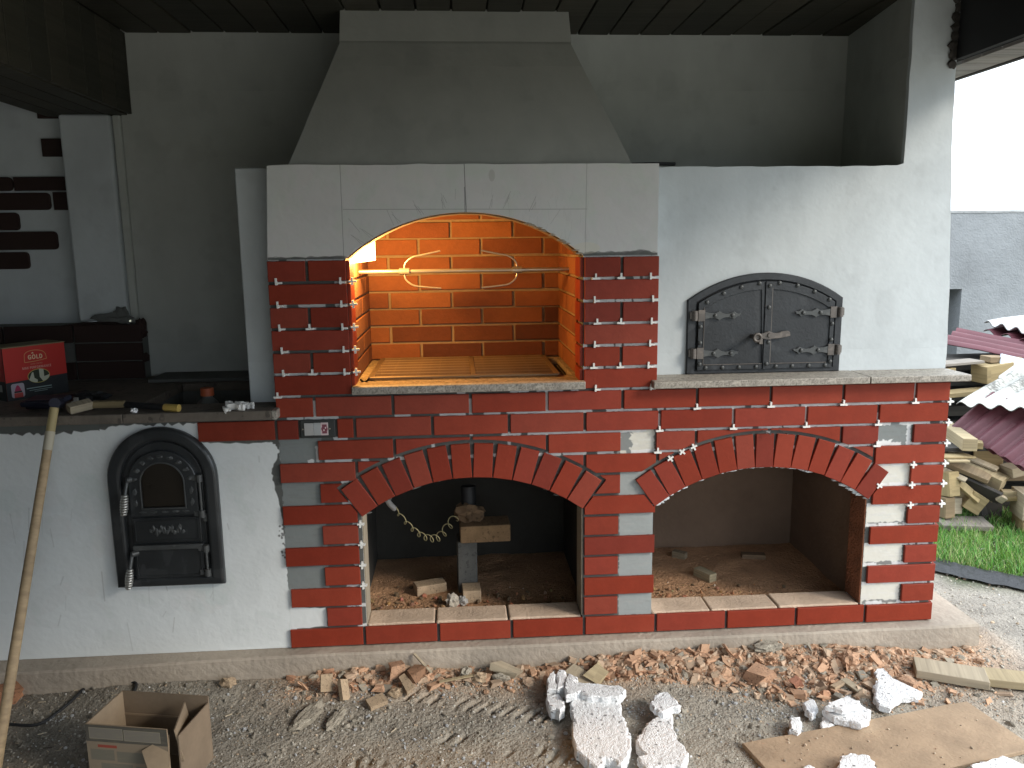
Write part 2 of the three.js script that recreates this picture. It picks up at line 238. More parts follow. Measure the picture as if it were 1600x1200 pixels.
// plaster over the fire arch: pencil lines, scribbles and adhesive smears
const PX0 = -0.01, PX1 = 1.29, PY0 = 1.33, PY1 = 1.66;
const panelTex = canvasTex(2048, 520, (g, w, h) => {
  const r = rng(17), X = (x) => (x - PX0) / (PX1 - PX0) * w, Y = (y) => h - (y - PY0) / (PY1 - PY0) * h;
  g.fillStyle = css(0.57, 0.6, 0.58); g.fillRect(0, 0, w, h);
  for (let i = 0; i < 700; i++) { const v = 0.46 + r() * 0.22; g.fillStyle = css(v, v * 1.03, v * 0.99, 0.07); g.beginPath(); g.ellipse(r() * w, r() * h, 20 + r() * 160, 10 + r() * 70, r() * 3, 0, 7); g.fill(); }
  for (let i = 0; i < 240; i++) { const v = 0.25 + r() * 0.15; g.fillStyle = css(v, v, v, 0.035); g.beginPath(); g.ellipse(r() * w, r() * h, 3 + r() * 14, 8 + r() * 40, (r() - 0.5) * 0.6, 0, 7); g.fill(); }
  const line = (x0, y0, x1, y1, lw, a) => { g.strokeStyle = css(0.06, 0.065, 0.065, a); g.lineWidth = lw; g.beginPath(); g.moveTo(X(x0), Y(y0)); for (let k = 1; k <= 12; k++) g.lineTo(X(lerp(x0, x1, k / 12)) + (r() - 0.5) * 1.2, Y(lerp(y0, y1, k / 12)) + (r() - 0.5) * 1.2); g.stroke(); };
  line(0.245, 1.345, 0.247, 1.66, 3, 0.42); line(0.645, 1.49, 0.641, 1.66, 4, 0.6); line(0.641, 1.49, 0.641, 1.57, 4, 0.5); line(1.035, 1.345, 1.04, 1.66, 2.6, 0.35); line(0.25, 1.502, 1.04, 1.496, 2.6, 0.38);
  for (const [x, y] of [[0.305, 1.39], [0.335, 1.41], [0.41, 1.45], [0.425, 1.455], [0.49, 1.485], [0.5, 1.48], [0.57, 1.5], [0.575, 1.515], [0.61, 1.53], [0.72, 1.5], [0.77, 1.515], [0.765, 1.5], [0.85, 1.49], [0.92, 1.45], [0.3, 1.43]]) { line(x, y, x + (0.62 - x) * -0.12 + (r() - 0.5) * 0.01, y + 0.03 + r() * 0.02, 1.5, 0.25 + r() * 0.25); if (r() < 0.6) line(x + 0.008, y + 0.004, x + (0.62 - x) * -0.1, y + 0.03, 1.6, 0.4); }
  for (let i = 0; i < 46; i++) { const x = 0.7 + r() * 0.35, y = 1.38 + r() * 0.16; line(x, y, x + (r() - 0.5) * 0.02, y + 0.01 + r() * 0.03, 1.2, 0.14); }
  for (const [a, b] of [[0.005, 0.24], [1.03, 1.285]]) for (let x = a; x < b; x += 0.006) { const v = 0.09 + r() * 0.05; g.fillStyle = css(v, v * 1.04, v, 0.3); const hh = (a > 1 ? 0.015 : 0.008) * (0.3 + 1.2 * fbm(x * 22 + 4, 1, 512, 9, 3)); for (let q = 0; q < 3; q++) { g.beginPath(); g.ellipse(X(x + r() * 0.01), Y(1.343), 18 + r() * 16, Math.max(3, hh * 1.2 / 0.33 * h * (0.6 + 0.6 * r())), 0, 0, 7); g.fill(); } }
  g.fillStyle = css(0.3, 0.29, 0.27, 0.3); g.beginPath(); g.ellipse(X(0.73), Y(1.605), 16, 30, 0, 0, 7); g.fill();
  g.fillStyle = css(0.66, 0.6, 0.48, 0.35); g.beginPath(); g.ellipse(X(1.04), Y(1.37), 70, 30, 0, 0, 7); g.fill();
});
panelTex.repeat.set(1 / (PX1 - PX0), 1 / (PY1 - PY0)); panelTex.offset.set(-PX0 / (PX1 - PX0), -PY0 / (PY1 - PY0));
m.panelPlaster = new THREE.MeshStandardMaterial({ map: panelTex, bumpMap: T.trowel, bumpScale: 0.0012, roughness: 0.95 });

// ------------------------------------------------------------------ ground
const G = -0.1;
function groundH(x, z) {
  let y = G + 0.014 * (fbm(x * 2.3 + 40, z * 2.3 + 40, 512, 201, 4) - 0.5) + 0.012 * (fbm(x * 14 + 40, z * 14 + 40, 512, 202, 3) - 0.5);
  const front = Math.exp(-Math.pow(Math.max(0, z - 0.05) / 0.13, 2));
  if (z > -0.2 && x < 2.6) y += front * (0.012 + 0.038 * sst(0.7, 1.3, x) * (1 - sst(1.85, 2.3, x)) + 0.026 * Math.exp(-Math.pow((x - 0.3) / 0.3, 2)) + 0.02 * Math.exp(-Math.pow((x + 0.45) / 0.25, 2)));
  // prints of a lug tyre and of boot soles in the loose sand
  const inT = sst(0.2, 0.3, x) * (1 - sst(0.85, 0.95, x)) * sst(0.12, 0.2, z);
  if (inT > 0) { const u = x * 0.94 + z * 0.34, v = -x * 0.34 + z * 0.94, k = Math.sin(u * 150 + 3 * Math.sin(v * 26)), b = sst(0.35, 0.6, Math.sin(v * 34 + 0.8)); y -= 0.012 * inT * sst(0.3, 0.65, k) * b * sst(0.4, 0.55, fbm(x * 9 + 9, z * 9 + 9, 512, 207, 2)); }
  return y;
}
function axis(breaks) { const o = []; for (const [a, b, s] of breaks) { const n = Math.max(1, Math.round((b - a) / s)); for (let i = 0; i < n; i++) o.push(a + (b - a) * i / n); } o.push(breaks[breaks.length - 1][1]); return o; }
{
  const xs = axis([[-150, -20, 26], [-20, -3, 1.5], [-3, -1.1, 0.1], [-1.1, 2.7, 0.008], [2.7, 5, 0.04], [5, 20, 1.5], [20, 150, 26]]);
  const zs = axis([[-150, -20, 26], [-20, -5, 1.5], [-5, -0.9, 0.06], [-0.9, -0.1, 0.03], [-0.1, 0.85, 0.008], [0.85, 3, 0.07], [3, 20, 1.2], [20, 150, 26]]);
  const P = [], UV = [], Cc = [], I = [];
  for (const z of zs) for (const x of xs) {
    P.push(x, groundH(x, z), z); UV.push(x, z);
    const n = fbm(x * 1.6 + 60, z * 1.6 + 60, 512, 211, 4), grass = sst(2.72, 2.84, x + 0.55 * (z + 0.6) * 0.5 + 0.15 * (n - 0.5)) * (1 - sst(-0.55, -0.35, z - 0.32 * (x - 2.85)));
    let c = [lerp(0.34, 0.43, n), lerp(0.315, 0.395, n), lerp(0.27, 0.335, n)];
    const dark = 1 - sst(-0.75, 0.35, x); c = c.map((k) => k * (1 - 0.35 * dark));  // shade at the left put into the ground colour
    const dust = Math.exp(-Math.pow((z - 0.04) / 0.16, 2)) * (0.5 + 0.5 * sst(0.55, 1.0, x)) * sst(0.12, 0.4, fbm(x * 4 + 7, z * 4 + 7, 512, 213, 4)) * sst(-0.2, 0.1, x) + 0.35 * sst(1.9, 2.3, x) * Math.exp(-Math.pow((z - 0.15) / 0.3, 2));
    const dd = Math.min(1, dust); c = [lerp(c[0], 0.6, dd), lerp(c[1], 0.39, dd), lerp(c[2], 0.25, dd)];
    if (x > 2.3) { const k = sst(2.3, 2.7, x); c = [lerp(c[0], 0.38, k), lerp(c[1], 0.355, k), lerp(c[2], 0.315, k)]; }
    c = [lerp(c[0], 0.05, grass), lerp(c[1], 0.075, grass), lerp(c[2], 0.025, grass)];
    if (Math.abs(x) > 12 || Math.abs(z) > 12) c = [0.16, 0.16, 0.1];
    Cc.push(...c);
  }
  const w = xs.length;
  for (let j = 0; j < zs.length - 1; j++) for (let i = 0; i < w - 1; i++) { const a = j * w + i; I.push(a, a + w, a + 1, a + 1, a + w, a + w + 1); }
  const g = new THREE.BufferGeometry();
  g.setAttribute('position', new THREE.Float32BufferAttribute(P, 3)); g.setAttribute('uv', new THREE.Float32BufferAttribute(UV, 2)); g.setAttribute('color', new THREE.Float32BufferAttribute(Cc, 3)); g.setIndex(I); g.computeVertexNormals();
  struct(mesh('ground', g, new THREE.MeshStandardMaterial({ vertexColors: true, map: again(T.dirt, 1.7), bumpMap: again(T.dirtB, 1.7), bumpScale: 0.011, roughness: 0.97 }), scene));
}

// ------------------------------------------------------------------ concrete plinth under everything
{
  const top = (x, z) => -0.005 + 0.004 * (fbm(x * 9, z * 9 + 20, 512, 301, 3) - 0.5), front = (x) => 0.046 + 0.006 * (fbm(x * 7 + 50, 3, 512, 303, 4) - 0.5) + (x < 0 ? 0.03 * sst(0, -0.9, x) : 0);
  const P = [], I = [], n = 260, prof = (x) => { const f = front(x); return [[-0.2, f + 0.004], [-0.06, f + 0.003], [-0.013, f], [-0.006, f - 0.006], [top(x, 0), f - 0.02], [top(x, 1), -0.06], [top(x, 2), -0.9], [-0.2, -0.9]]; };
  for (let i = 0; i <= n; i++) { const x = lerp(-2.2, 2.492, i / n); for (const [y, z] of prof(x)) P.push(x + (i === n ? -0.004 : 0) + 0.002 * (hash(i, Math.round(z * 100), 4) - 0.5), y, z); }
  for (let i = 0; i < n; i++) for (let k = 0; k < 7; k++) { const a = i * 8 + k; I.push(a, a + 8, a + 1, a + 1, a + 8, a + 9); }
  const e = n * 8; for (let k = 1; k < 7; k++) I.push(e, e + k + 1, e + k);
  let g = new THREE.BufferGeometry(); g.setAttribute('position', new THREE.Float32BufferAttribute(P, 3)); g.setIndex(I); g = triUV(g); g.computeVertexNormals();
  struct(mesh('concrete_plinth', g, M([0.46, 0.4, 0.335], { map: again(T.tone, 1.3), bumpMap: again(T.fine, 1.6), bumpScale: 0.005, roughness: 0.96, side: THREE.DoubleSide }), scene));
}

// ------------------------------------------------------------------ porch: ceiling, beams, walls
const CE = 2.216;
{
  const roof = thing('porch_ceiling', 'dark brown boarded ceiling over the whole fireplace corner', 'ceiling');
  let k = 0;
  for (let x = -0.655; x < 2.3; x += 0.127) { const w = Math.min(0.121, 2.3 - x); mesh('plank', box(x, x + w, CE + 0.004 * R(), CE + 0.02, -0.76, 3.4, 0.003), m.plank[k++ % 3], roof); }
  for (let x = -3.2; x < -1.02; x += 0.2) mesh('plank', box(x, x + 0.193, CE, CE + 0.02, -1.0, 3.4), m.plank[k++ % 3], roof);
  mesh('deck', box(-3.2, 2.42, CE + 0.024, CE + 0.1, -1.2, 3.6), m.roof, roof);
  const hw = thing('added_house_wall', 'unseen house wall behind the viewer, added to block light from the front', 'wall');  // out of view, its length set by how much light it blocks
  mesh('plaster', box(-3.2, 0.2, -0.15, CE, 3.4, 3.6), m.house, hw);
  const fb = thing('added_front_beam', 'unseen deep beam added at the roof front to darken the upper wall', 'beam');  // out of view, added to cut light from the upper parts
  mesh('core', box(-3.2, 2.47, 1.72, CE + 0.1, 3.2, 3.38), m.roof, fb);
  const lw = thing('porch_wall', 'unseen side wall added to darken the left end of the porch', 'wall');  // out of view, added to keep the left side dark
  mesh('plaster', box(-3.4, -3.2, -0.15, CE, -1.2, 3.6), m.house, lw);
  const b = thing('boxed_beam', 'boxed dark wooden beam hanging from the ceiling above the white corner pillar', 'beam');
  mesh('core', box(-0.995, -0.675, 1.925, CE + 0.02, -0.86, 3.4), m.roof, b);
  for (let z = -0.86; z < 3.3; z += 0.125) mesh('board', box(-0.674, -0.659, 1.912, CE, z, z + 0.119, 0.002), m.plank[k++ % 3], b);
  for (let x = -1.0; x < -0.68; x += 0.082) mesh('board', box(x, x + 0.077, 1.908, 1.924, -0.86, 3.4, 0.002), m.plank[k++ % 3], b);
  const r = thing('eaves_beam', 'dark boxed beam with paler soffit boards at the open right edge of the roof', 'beam');
  mesh('core', box(2.316, 2.34, 1.985, CE + 0.1, -0.095, 3.4), m.black, r);
  for (let z = -1.0; z < 3.35; z += 0.1) mesh('soffit_board', box(2.343, 2.475, 1.972, 1.984, z, z + 0.095, 0.002), m.soffit[k++ % 3], r);
  mesh('fascia', box(2.476, 2.495, 1.968, 2.2, -1.0, 3.4), m.roof, r);
  for (let i = 0; i < 9; i++) mesh('daub', lump(2.312 + rnd(-0.008, 0.004), 1.97 + i * 0.03, -0.1, 0.012 + 0.008 * R(), 0.018, 0.008, 5 + i, 1), m.roof, r);
}
function lump(x, y, z, a, b, c, seed, det = 2) { // uneven blob of mortar or stone
  let g = new THREE.IcosahedronGeometry(1, det); g = mergeVertices(strip(g), 1e-4); g.deleteAttribute('normal'); g.deleteAttribute('uv'); g = mergeVertices(g, 1e-4); const p = g.attributes.position;
  for (let i = 0; i < p.count; i++) { const k = 0.72 + 0.56 * hash(i, seed, 9); p.setXYZ(i, p.getX(i) * a * k + x, p.getY(i) * b * k + y, p.getZ(i) * c * k + z); }
  return triUV(g);
}
{
  const w = thing('porch_wall', 'dim white plastered wall behind the hood and above the left counter', 'wall');
  mesh('plaster', box(-0.7, 2.34, -0.1, CE + 0.02, -0.86, -0.75), m.whiteShaded, w);
  const p = thing('corner_pillar', 'white plastered pillar under the boxed beam at left', 'pillar');
  mesh('shaft', box(-0.93, -0.735, 1.095, 1.908, -0.86, -0.715, 0.012), m.white, p);
  mesh('return', box(-0.734, -0.701, 0.86, 1.908, -0.86, -0.735, 0.008), m.whiteShaded, p);
  mesh('mortar_daub', lump(-0.79, 1.108, -0.7, 0.075, 0.022, 0.018, 8), m.mortar, p);
  mesh('mortar_daub', lump(-0.755, 1.125, -0.705, 0.03, 0.03, 0.014, 9), m.mortar, p);
  const t = thing('tiled_corner_wall', 'shaded white wall at far left carrying dark brown decorative tiles', 'wall');
  mesh('plaster', box(-2.2, -0.93, 0.86, CE, -0.9, -0.8), m.white, t);
  const dk = [[-1.04, -0.9, 1.902, 1.952], [-1.036, -0.9, 1.755, 1.824], [-1.16, -0.935, 1.622, 1.676], [-1.42, -1.165, 1.622, 1.676], [-1.28, -1.025, 1.546, 1.614], [-1.013, -0.935, 1.545, 1.616], [-1.4, -1.155, 1.466, 1.536], [-1.28, -1.013, 1.387, 1.46], [-1.4, -1.133, 1.31, 1.379]];
  for (const [a, b, c, d] of dk) { const r = 0.02, s = new THREE.Shape(); s.moveTo(a, c); s.lineTo(b - r, c); s.quadraticCurveTo(b, c, b, c + r); s.lineTo(b, d - r); s.quadraticCurveTo(b, d, b - r, d); s.lineTo(a, d); s.closePath(); mesh('tile', extr(s, -0.8, -0.784, 0.003, 6), m.darkTile, t); }
  const l = thing('tiled_ledge', 'low dark brown tiled upstand on the left counter behind the red box', 'ledge');
  mesh('core', box(-2.2, -0.675, 0.862, 1.085, -0.8, -0.672), m.mortar, l);
  for (let k = 0; k < 3; k++) for (let i = 0; i < 4; i++) { const x1 = -0.667 - i * 0.27 - (k % 2 && i ? 0.13 : 0); mesh('tile', box(x1 - 0.262, x1, 0.866 + k * 0.075, 0.936 + k * 0.075, -0.672, -0.658, 0.003), m.darkTile, l); }
  for (const a of [[-0.67, 1.08, -0.67, 0.02, 0.03, 0.016, 3], [-0.66, 1.05, -0.668, 0.014, 0.02, 0.012, 4], [-0.66, 0.95, -0.668, 0.014, 0.018, 0.012, 6], [-0.85, 1.086, -0.69, 0.12, 0.01, 0.03, 7]]) mesh('mortar_daub', lump(...a), m.darkTile, l);
}

// ------------------------------------------------------------------ the fireplace
const fp = thing('outdoor_fireplace', 'large outdoor masonry fireplace with red brick tiles, grey hood and two arched niches', 'fireplace');
const AR = { // arches: centre x, centre y, radius, half span
  fire: arcOf(0.64, 1.345, 0.39, 0.145), left: arcOf(0.647, 0.474, 0.384, 0.129), right: arcOf(1.671, 0.474, 0.39, 0.133),
};
function arcOf(cx, ys, half, rise) { const r = (half * half + rise * rise) / (2 * rise); return { cx, cy: ys + rise - r, r, half, ys, a: Math.asin(half / r), ry: rise }; }
function opening(A, y0, jit = 0) { const p = [[A.cx - A.half, y0], [A.cx + A.half, y0], ...arcPts(A.cx, A.cy, A.r, Math.PI / 2 - A.a, Math.PI / 2 + A.a, 28)]; return jit ? p.map(([x, y], i) => (i > 2 ? [x, y + (hash(i, 3, 5) - 0.5) * jit] : [x, y])) : p; }
{
  const s = poly([[0, -0.004], [2.322, -0.004], [2.322, 0.897], [1.28, 0.897], [1.28, 1.345], [1.03, 1.345], [1.03, 0.9], [0.25, 0.9], [0.25, 1.345], [0, 1.345]]);
  s.holes.push(poly(opening(AR.left, 0.062, 0.004)), poly(opening(AR.right, 0.062, 0.006)));
  mesh('backing_wall', extr(s, -0.122, -0.0125), m.facade, fp);
  // plaster over the fire opening
  const ps = [[0.002, 1.345], [AR.fire.cx - AR.fire.half, 1.345], ...arcPts(AR.fire.cx, AR.fire.cy, AR.fire.r, Math.PI / 2 + AR.fire.a, Math.PI / 2 - AR.fire.a, 40), [1.278, 1.345]];
  for (let x = 1.278; x >= 0; x -= 0.02) ps.push([x, 1.641 + 0.006 * (fbm(x * 12 + 5, 2, 512, 305, 3) - 0.5)]);
  mesh('plaster_panel', extr(poly(ps), -0.122, -0.006), m.panelPlaster, fp);
  // right body: plaster above the ledge, pillar, alcove
  const rs = []; for (let y = 0.9; y < 1.63; y += 0.03) rs.push([1.281, y]); for (let x = 1.281; x < 2.15; x += 0.02) rs.push([x, 1.637 + 0.006 * (fbm(x * 16 + 5, 8, 512, 306, 3) - 0.5)]);
  const jag = (x, y, k) => [x + 0.006 * (fbm(y * 14 + 5, k, 512, 308, 3) - 0.5), y];
  for (let y = 1.645; y < CE + 0.02; y += 0.03) rs.push(jag(2.163, y, 1)); for (let y = CE + 0.02; y > 0.9; y -= 0.03) rs.push(jag(2.372 - 0.048 * sst(0.92, 1.97, y), y, 9));
  mesh('plaster_wall', extr(poly(rs), -0.124, -0.105), m.white, fp);
  mesh('alcove_side', (() => { const g = extr(poly([[2.166, 0.1245], [2.318, 0.1245], [2.318, 0.76], [2.252, 0.76]]), 0.897, CE + 0.02); g.rotateX(Math.PI / 2); g.scale(1, -1, -1); const p = g.attributes.position; for (let i = 0; i < p.count; i += 3) { const q = [0, 1, 2].map((k) => [p.getX(i + k), p.getY(i + k), p.getZ(i + k)]); [q[0], q[2], q[1]].forEach((v, k) => p.setXYZ(i + k, ...v)); } g.computeVertexNormals(); return triUV(g); })(), m.whiteShaded, fp);
  mesh('alcove_shelf', box(1.2, 2.25, 1.56, 1.636, -0.75, -0.1245), m.whiteShaded, fp);
  mesh('side_wall', box(2.25, 2.322, -0.004, 1.56, -0.75, -0.205), m.mortar, fp);
  mesh('side_wall', box(2.2, 2.322, -0.004, 0.897, -0.205, -0.1225), m.mortar, fp);
  // left cheek
  mesh('cheek', box(-0.11, 0, 0.83, 1.643, -0.75, -0.105, 0.006), m.white, fp);
  mesh('top_shelf', box(-0.1, 1.27, 1.58, 1.636, -0.75, -0.124), m.whiteShaded, fp);
  mesh('top_gap', tube([[1.19, 1.645, -0.1], [1.3, 1.651, -0.14], [1.37, 1.651, -0.15]], 0.006, 12, 6), m.black, fp);
}
{ // hood: sloping front and sides, short straight neck
  const b = { x0: 0.082, x1: 1.192, z: -0.016, y: 1.637 }, t = { x0: 0.218, x1: 1.038, z: -0.36, y: 2.09 }, P = [], I = [];
  const ring = (x0, x1, y, zf, zb) => { const st = P.length / 3; const pt = [[x0, zb], [x0, zf], [x1, zf], [x1, zb]]; for (let e = 0; e < 3; e++) for (let k = 0; k < 16; k++) { const a = pt[e], c = pt[e + 1], u = k / 16; const X = lerp(a[0], c[0], u), Z = lerp(a[1], c[1], u); P.push(X + 0.003 * (fbm(X * 8 + 9, y * 8, 512, 401, 2) - 0.5), y, Z + 0.008 * (fbm(X * 4 + 9, y * 6 + 9, 512, 402, 2) - 0.5)); } P.push(x1, y, zb); return st; };
  const rows = []; for (let k = 0; k <= 14; k++) { const u = k / 14; rows.push(ring(lerp(b.x0, t.x0, u), lerp(b.x1, t.x1, u), lerp(b.y, t.y, u), lerp(b.z, t.z, u), -0.76)); }
  for (const [y, dz] of [[2.1, 0.004], [2.15, 0.003], [CE + 0.01, 0.003]]) rows.push(ring(t.x0 - 0.002, t.x1 + 0.002, y, t.z - dz - (y - 2.09) * 0.55, -0.76));
  for (let r = 0; r < rows.length - 1; r++) for (let k = 0; k < 48; k++) { const a = rows[r] + k, c = rows[r + 1] + k; I.push(a, a + 1, c, a + 1, c + 1, c); }
  let g = new THREE.BufferGeometry(); g.setAttribute('position', new THREE.Float32BufferAttribute(P, 3)); g.setIndex(I); g = triUV(g); g.computeVertexNormals();
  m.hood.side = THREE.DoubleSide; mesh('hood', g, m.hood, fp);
}
// cladding tiles
const ev = new Evaluator(); ev.useGroups = false; ev.attributes = ['position', 'normal', 'uv'];
const TD = 0.0115;
function tileGeo(w, h, cut) { // corner at 0,0, front face at z = 0
  let g = extr(poly([[0, 0], [w, 0], [w, h], [0, h]]), -TD, 0, 0.0016, 4); return g;
}
function jitter(o, k = 1) { o.rotation.z += (R() - 0.5) * 0.007 * k; o.position.z += (R() - 0.5) * 0.0015; o.position.y += (R() - 0.5) * 0.0016 * k; return o; }
const tileCache = {};
function wedgeGeo(A, rext) { const a = A.a + 0.004, p = [[A.cx - A.r * Math.sin(a), A.cy + A.r * Math.cos(a)], ...arcPts(A.cx, A.cy, rext, Math.PI / 2 + a, Math.PI / 2 - a, 40), [A.cx + A.r * Math.sin(a), A.cy + A.r * Math.cos(a)]]; return extr(poly(p.reverse()), -0.05, 0.05); }
const cutters = [AR.left, AR.right].map((A) => { const b = new Brush(wedgeGeo(A, A.r + 0.129)); b.updateMatrixWorld(); return b; });
function tile(x0, x1, row, cut = false, name = 'brick_tile') {
  const y0 = row * 0.075, w = x1 - x0, mat = m.tiles[Math.floor(R() * 8)]; let o;
  if (cut) {
    let g = tileGeo(w, 0.065); g.translate(x0, y0, 0); let b = new Brush(g); b.updateMatrixWorld();
    for (const c of cutters) { b = ev.evaluate(b, c, SUBTRACTION); b.updateMatrixWorld(); }
    const gg = b.geometry; if (!gg.attributes.position.count) return;
    o = mesh(name, triUV(strip(gg)), mat, fp); o.position.z = (R() - 0.5) * 0.001;
  } else {
    const key = w.toFixed(3); const g = tileCache[key] ??= tileGeo(w, 0.065); o = mesh(name, g, mat, fp); o.position.set(x0, y0, 0); jitter(o);
  }
  return o;
}
{
  for (let k = 0; k < 9; k++) tile(k * 0.26, k * 0.26 + 0.25, 0);
  const halfRow = (r) => { tile(0.13, 0.25, r); tile(1.035, 1.155, r); tile(2.21, 2.33, r); }, fullRow = (r) => { tile(r === 2 ? 0.01 : 0.0, 0.25, r); tile(1.035, 1.285, r); tile(2.075, 2.33, r); };
  halfRow(1); fullRow(2); halfRow(3); fullRow(4); halfRow(5);
  tile(0, 0.25, 6, true); tile(1.035, 1.285, 6, true); tile(2.075, 2.33, 6, true);
  tile(0.13, 0.38, 7, true); tile(0.91, 1.16, 7, true); tile(2.21, 2.33, 7);
  tile(0, 0.25, 8); tile(0.26, 0.51, 8, true); tile(0.78, 1.03, 8, true); tile(1.04, 1.285, 8, true); tile(1.295, 1.5, 8, true); tile(1.82, 2.065, 8, true); tile(2.075, 2.33, 8);
  tile(0.13, 0.38, 9); tile(0.39, 0.64, 9, true); tile(0.65, 0.9, 9, true); tile(0.91, 1.16, 9); tile(1.285, 1.42, 9, true); tile(1.43, 1.68, 9, true); tile(1.69, 1.94, 9, true); tile(1.95, 2.08, 9, true); tile(2.21, 2.33, 9);
  tile(-0.26, -0.01, 10); tile(0, 0.068, 10); tile(0.198, 0.25, 10); for (let k = 1; k < 9; k++) tile(k * 0.26, k * 0.26 + (k === 8 ? 0.25 : 0.25), 10);
  tile(0, 0.12, 11); for (let k = 0; k < 8; k++) tile(0.13 + k * 0.26, 0.38 + k * 0.26, 11); tile(2.21, 2.33, 11);
  for (const x of [0, 1.033]) for (let r = 12; r <= 17; r++) if (r % 2) { tile(x, x + 0.12, r); tile(x + 0.13, x + 0.25, r); } else tile(x, x + 0.25, r);
  // tiles wrapping the right end
  for (let r = 0; r < 12; r++) for (let k = 0; k < 3; k++) { const o = mesh('end_tile', tileCache['0.250'], m.tiles[(r + k) % 5], fp); o.rotation.y = Math.PI / 2; o.position.set(2.3345, r * 0.075, -0.014 - (r % 2 ? 0.13 : 0) - k * 0.26 + (r % 2 && !k ? 0 : 0)); if (o.position.z - 0.25 < -0.76) { fp.remove(o); } }
  // voussoirs
  for (const [A, n, nm] of [[AR.left, 12, 5], [AR.right, 13, 2]]) for (let i = 0; i < n; i++) {
    const th = Math.PI / 2 + A.a * (1 - (2 * i + 1) / n), w = Math.min(0.0655, 2 * A.a * A.r / n - 0.0012), g = tileCache['v' + n] ??= (() => { const q = tileGeo(w, 0.12); q.translate(-w / 2, 0, 0); return q; })();
    const o = mesh('arch_tile', g, m.tiles[Math.floor(R() * 8)], fp); o.rotation.z = th - Math.PI / 2; o.position.set(A.cx + (A.r - 0.004) * Math.cos(th), A.cy + (A.r - 0.004) * Math.sin(th), 0.0012); jitter(o, 1.6);
  }
}
{ // firebox
  const f = part('firebox', fp), bk = -0.62;
  mesh('lining', merge(box(0.13, 0.25, 0.6, 1.58, -0.75, -0.1225), box(1.03, 1.15, 0.6, 1.58, -0.75, -0.1225), box(0.2505, 1.0295, 0.76, 1.58, -0.75, bk - 0.008), box(0.2505, 1.0295, 1.535, 1.579, bk - 0.008, -0.1225)), m.fireMortar, f);
  const bg = {}, brick = (w, h = 0.0605) => bg[w.toFixed(3)] ??= extr(poly([[0, 0], [w, 0], [w, h], [0, h]]), -0.008, 0, 0.002, 4);
  const P = 0.0697, W = 0.2515; let n = 0;
  for (let r = 0; r < 9; r++) {
    const off = r % 2 ? 0.589 : 0.711;
    for (let k = -3; k < 3; k++) { let x0 = off + k * W + 0.005, x1 = x0 + W - 0.011; x0 = Math.max(x0, 0.252); x1 = Math.min(x1, 1.028); if (x1 - x0 < 0.02) continue; const o = mesh('brick', brick(x1 - x0), r < 2 + k * 0.6 && x0 > 0.3 ? m.fireDim[(n += 1) % 3] : m.fire[(n += 1 + (R() * 3 | 0)) % 4], f); o.position.set(x0, 0.928 + r * P + (R() - 0.5) * 0.004, bk + (R() - 0.5) * 0.004); o.rotation.z = (R() - 0.5) * 0.008; }
  }
  for (const s of [0, 1]) for (let r = 0; r < (9); r++) {
    const off = r % 2 ? -0.115 : -0.245;
    for (let k = 0; k < 3; k++) { let z1 = off + 0.13 - k * W - 0.13, z0 = z1 - W + 0.011; if (!k) z1 = -0.02 - 0.105; if (z1 > -0.1225) z1 = -0.125; z0 = Math.max(z0, bk + 0.004); if (z1 - z0 < 0.03) continue;
      const o = mesh('brick', brick(z1 - z0), m.fire[(r + k + s) % 4], f); if (s) { o.rotation.y = -Math.PI / 2; o.position.set(1.0225, 0.928 + r * P, z0); } else { o.rotation.y = Math.PI / 2; o.position.set(0.2575, 0.928 + r * P, z1); } }
  }
  // tiles lining the reveal at the mouth
  for (const s of [0, 1]) for (let r = 12; r < 18; r++) { const o = mesh('reveal_tile', tileCache.rv ??= tileGeo(0.105, 0.065), m.tiles[(r + s) % 5], f); if (s) { o.rotation.y = -Math.PI / 2; o.position.set(1.0185, r * 0.075, -0.118); } else { o.rotation.y = Math.PI / 2; o.position.set(0.2615, r * 0.075, -0.013); } }
  { const A = AR.fire, e = A.a - 0.01, o = arcPts(A.cx, A.cy, A.r - 0.0005, Math.PI / 2 - e, Math.PI / 2 + e, 40), i = arcPts(A.cx, A.cy, A.r - 0.005, Math.PI / 2 + e, Math.PI / 2 - e, 40).map(([x, y], k) => [x, y + 0.002 * (hash(k, 5, 3) - 0.5)]); mesh('arch_soffit', extr(poly([...o, ...i]), -0.12, -0.018), M([0.2, 0.13, 0.07], { map: again(T.tone, 3), roughness: 0.97 }), f); }
  for (let i = 0; i < 16; i++) { const A = AR.fire, t = Math.PI / 2 - A.a * (0.45 + 0.54 * R()); mesh('plaster_crumb', lump(A.cx + (A.r - 0.002) * Math.cos(t), A.cy + (A.r - 0.002) * Math.sin(t), -0.008, 0.008 + 0.008 * R(), 0.003, 0.005, i + 90, 1), m.jamb, f); }
  // hearth floor round the fire pit
  mesh('hearth_slab', merge(box(0.252, 1.028, 0.9, 0.924, -0.145, -0.0135), box(0.252, 1.028, 0.9, 0.924, -0.612, -0.575), box(0.252, 0.286, 0.9, 0.924, -0.575, -0.145), box(1.012, 1.028, 0.9, 0.924, -0.575, -0.145)), m.graniteDusty, f);
  mesh('fire_pit', merge(box(0.25, 1.03, 0.79, 0.8, -0.62, -0.125), box(0.27, 0.285, 0.8, 0.899, -0.62, -0.125), box(1.004, 1.02, 0.8, 0.899, -0.62, -0.125), box(0.285, 1.004, 0.8, 0.899, -0.139, -0.125)), m.sooty, f);
  mesh('sill', box(0.2535, 1.034, 0.9, 0.9265, -0.0125, 0.022, 0.003), m.granite, fp);
}
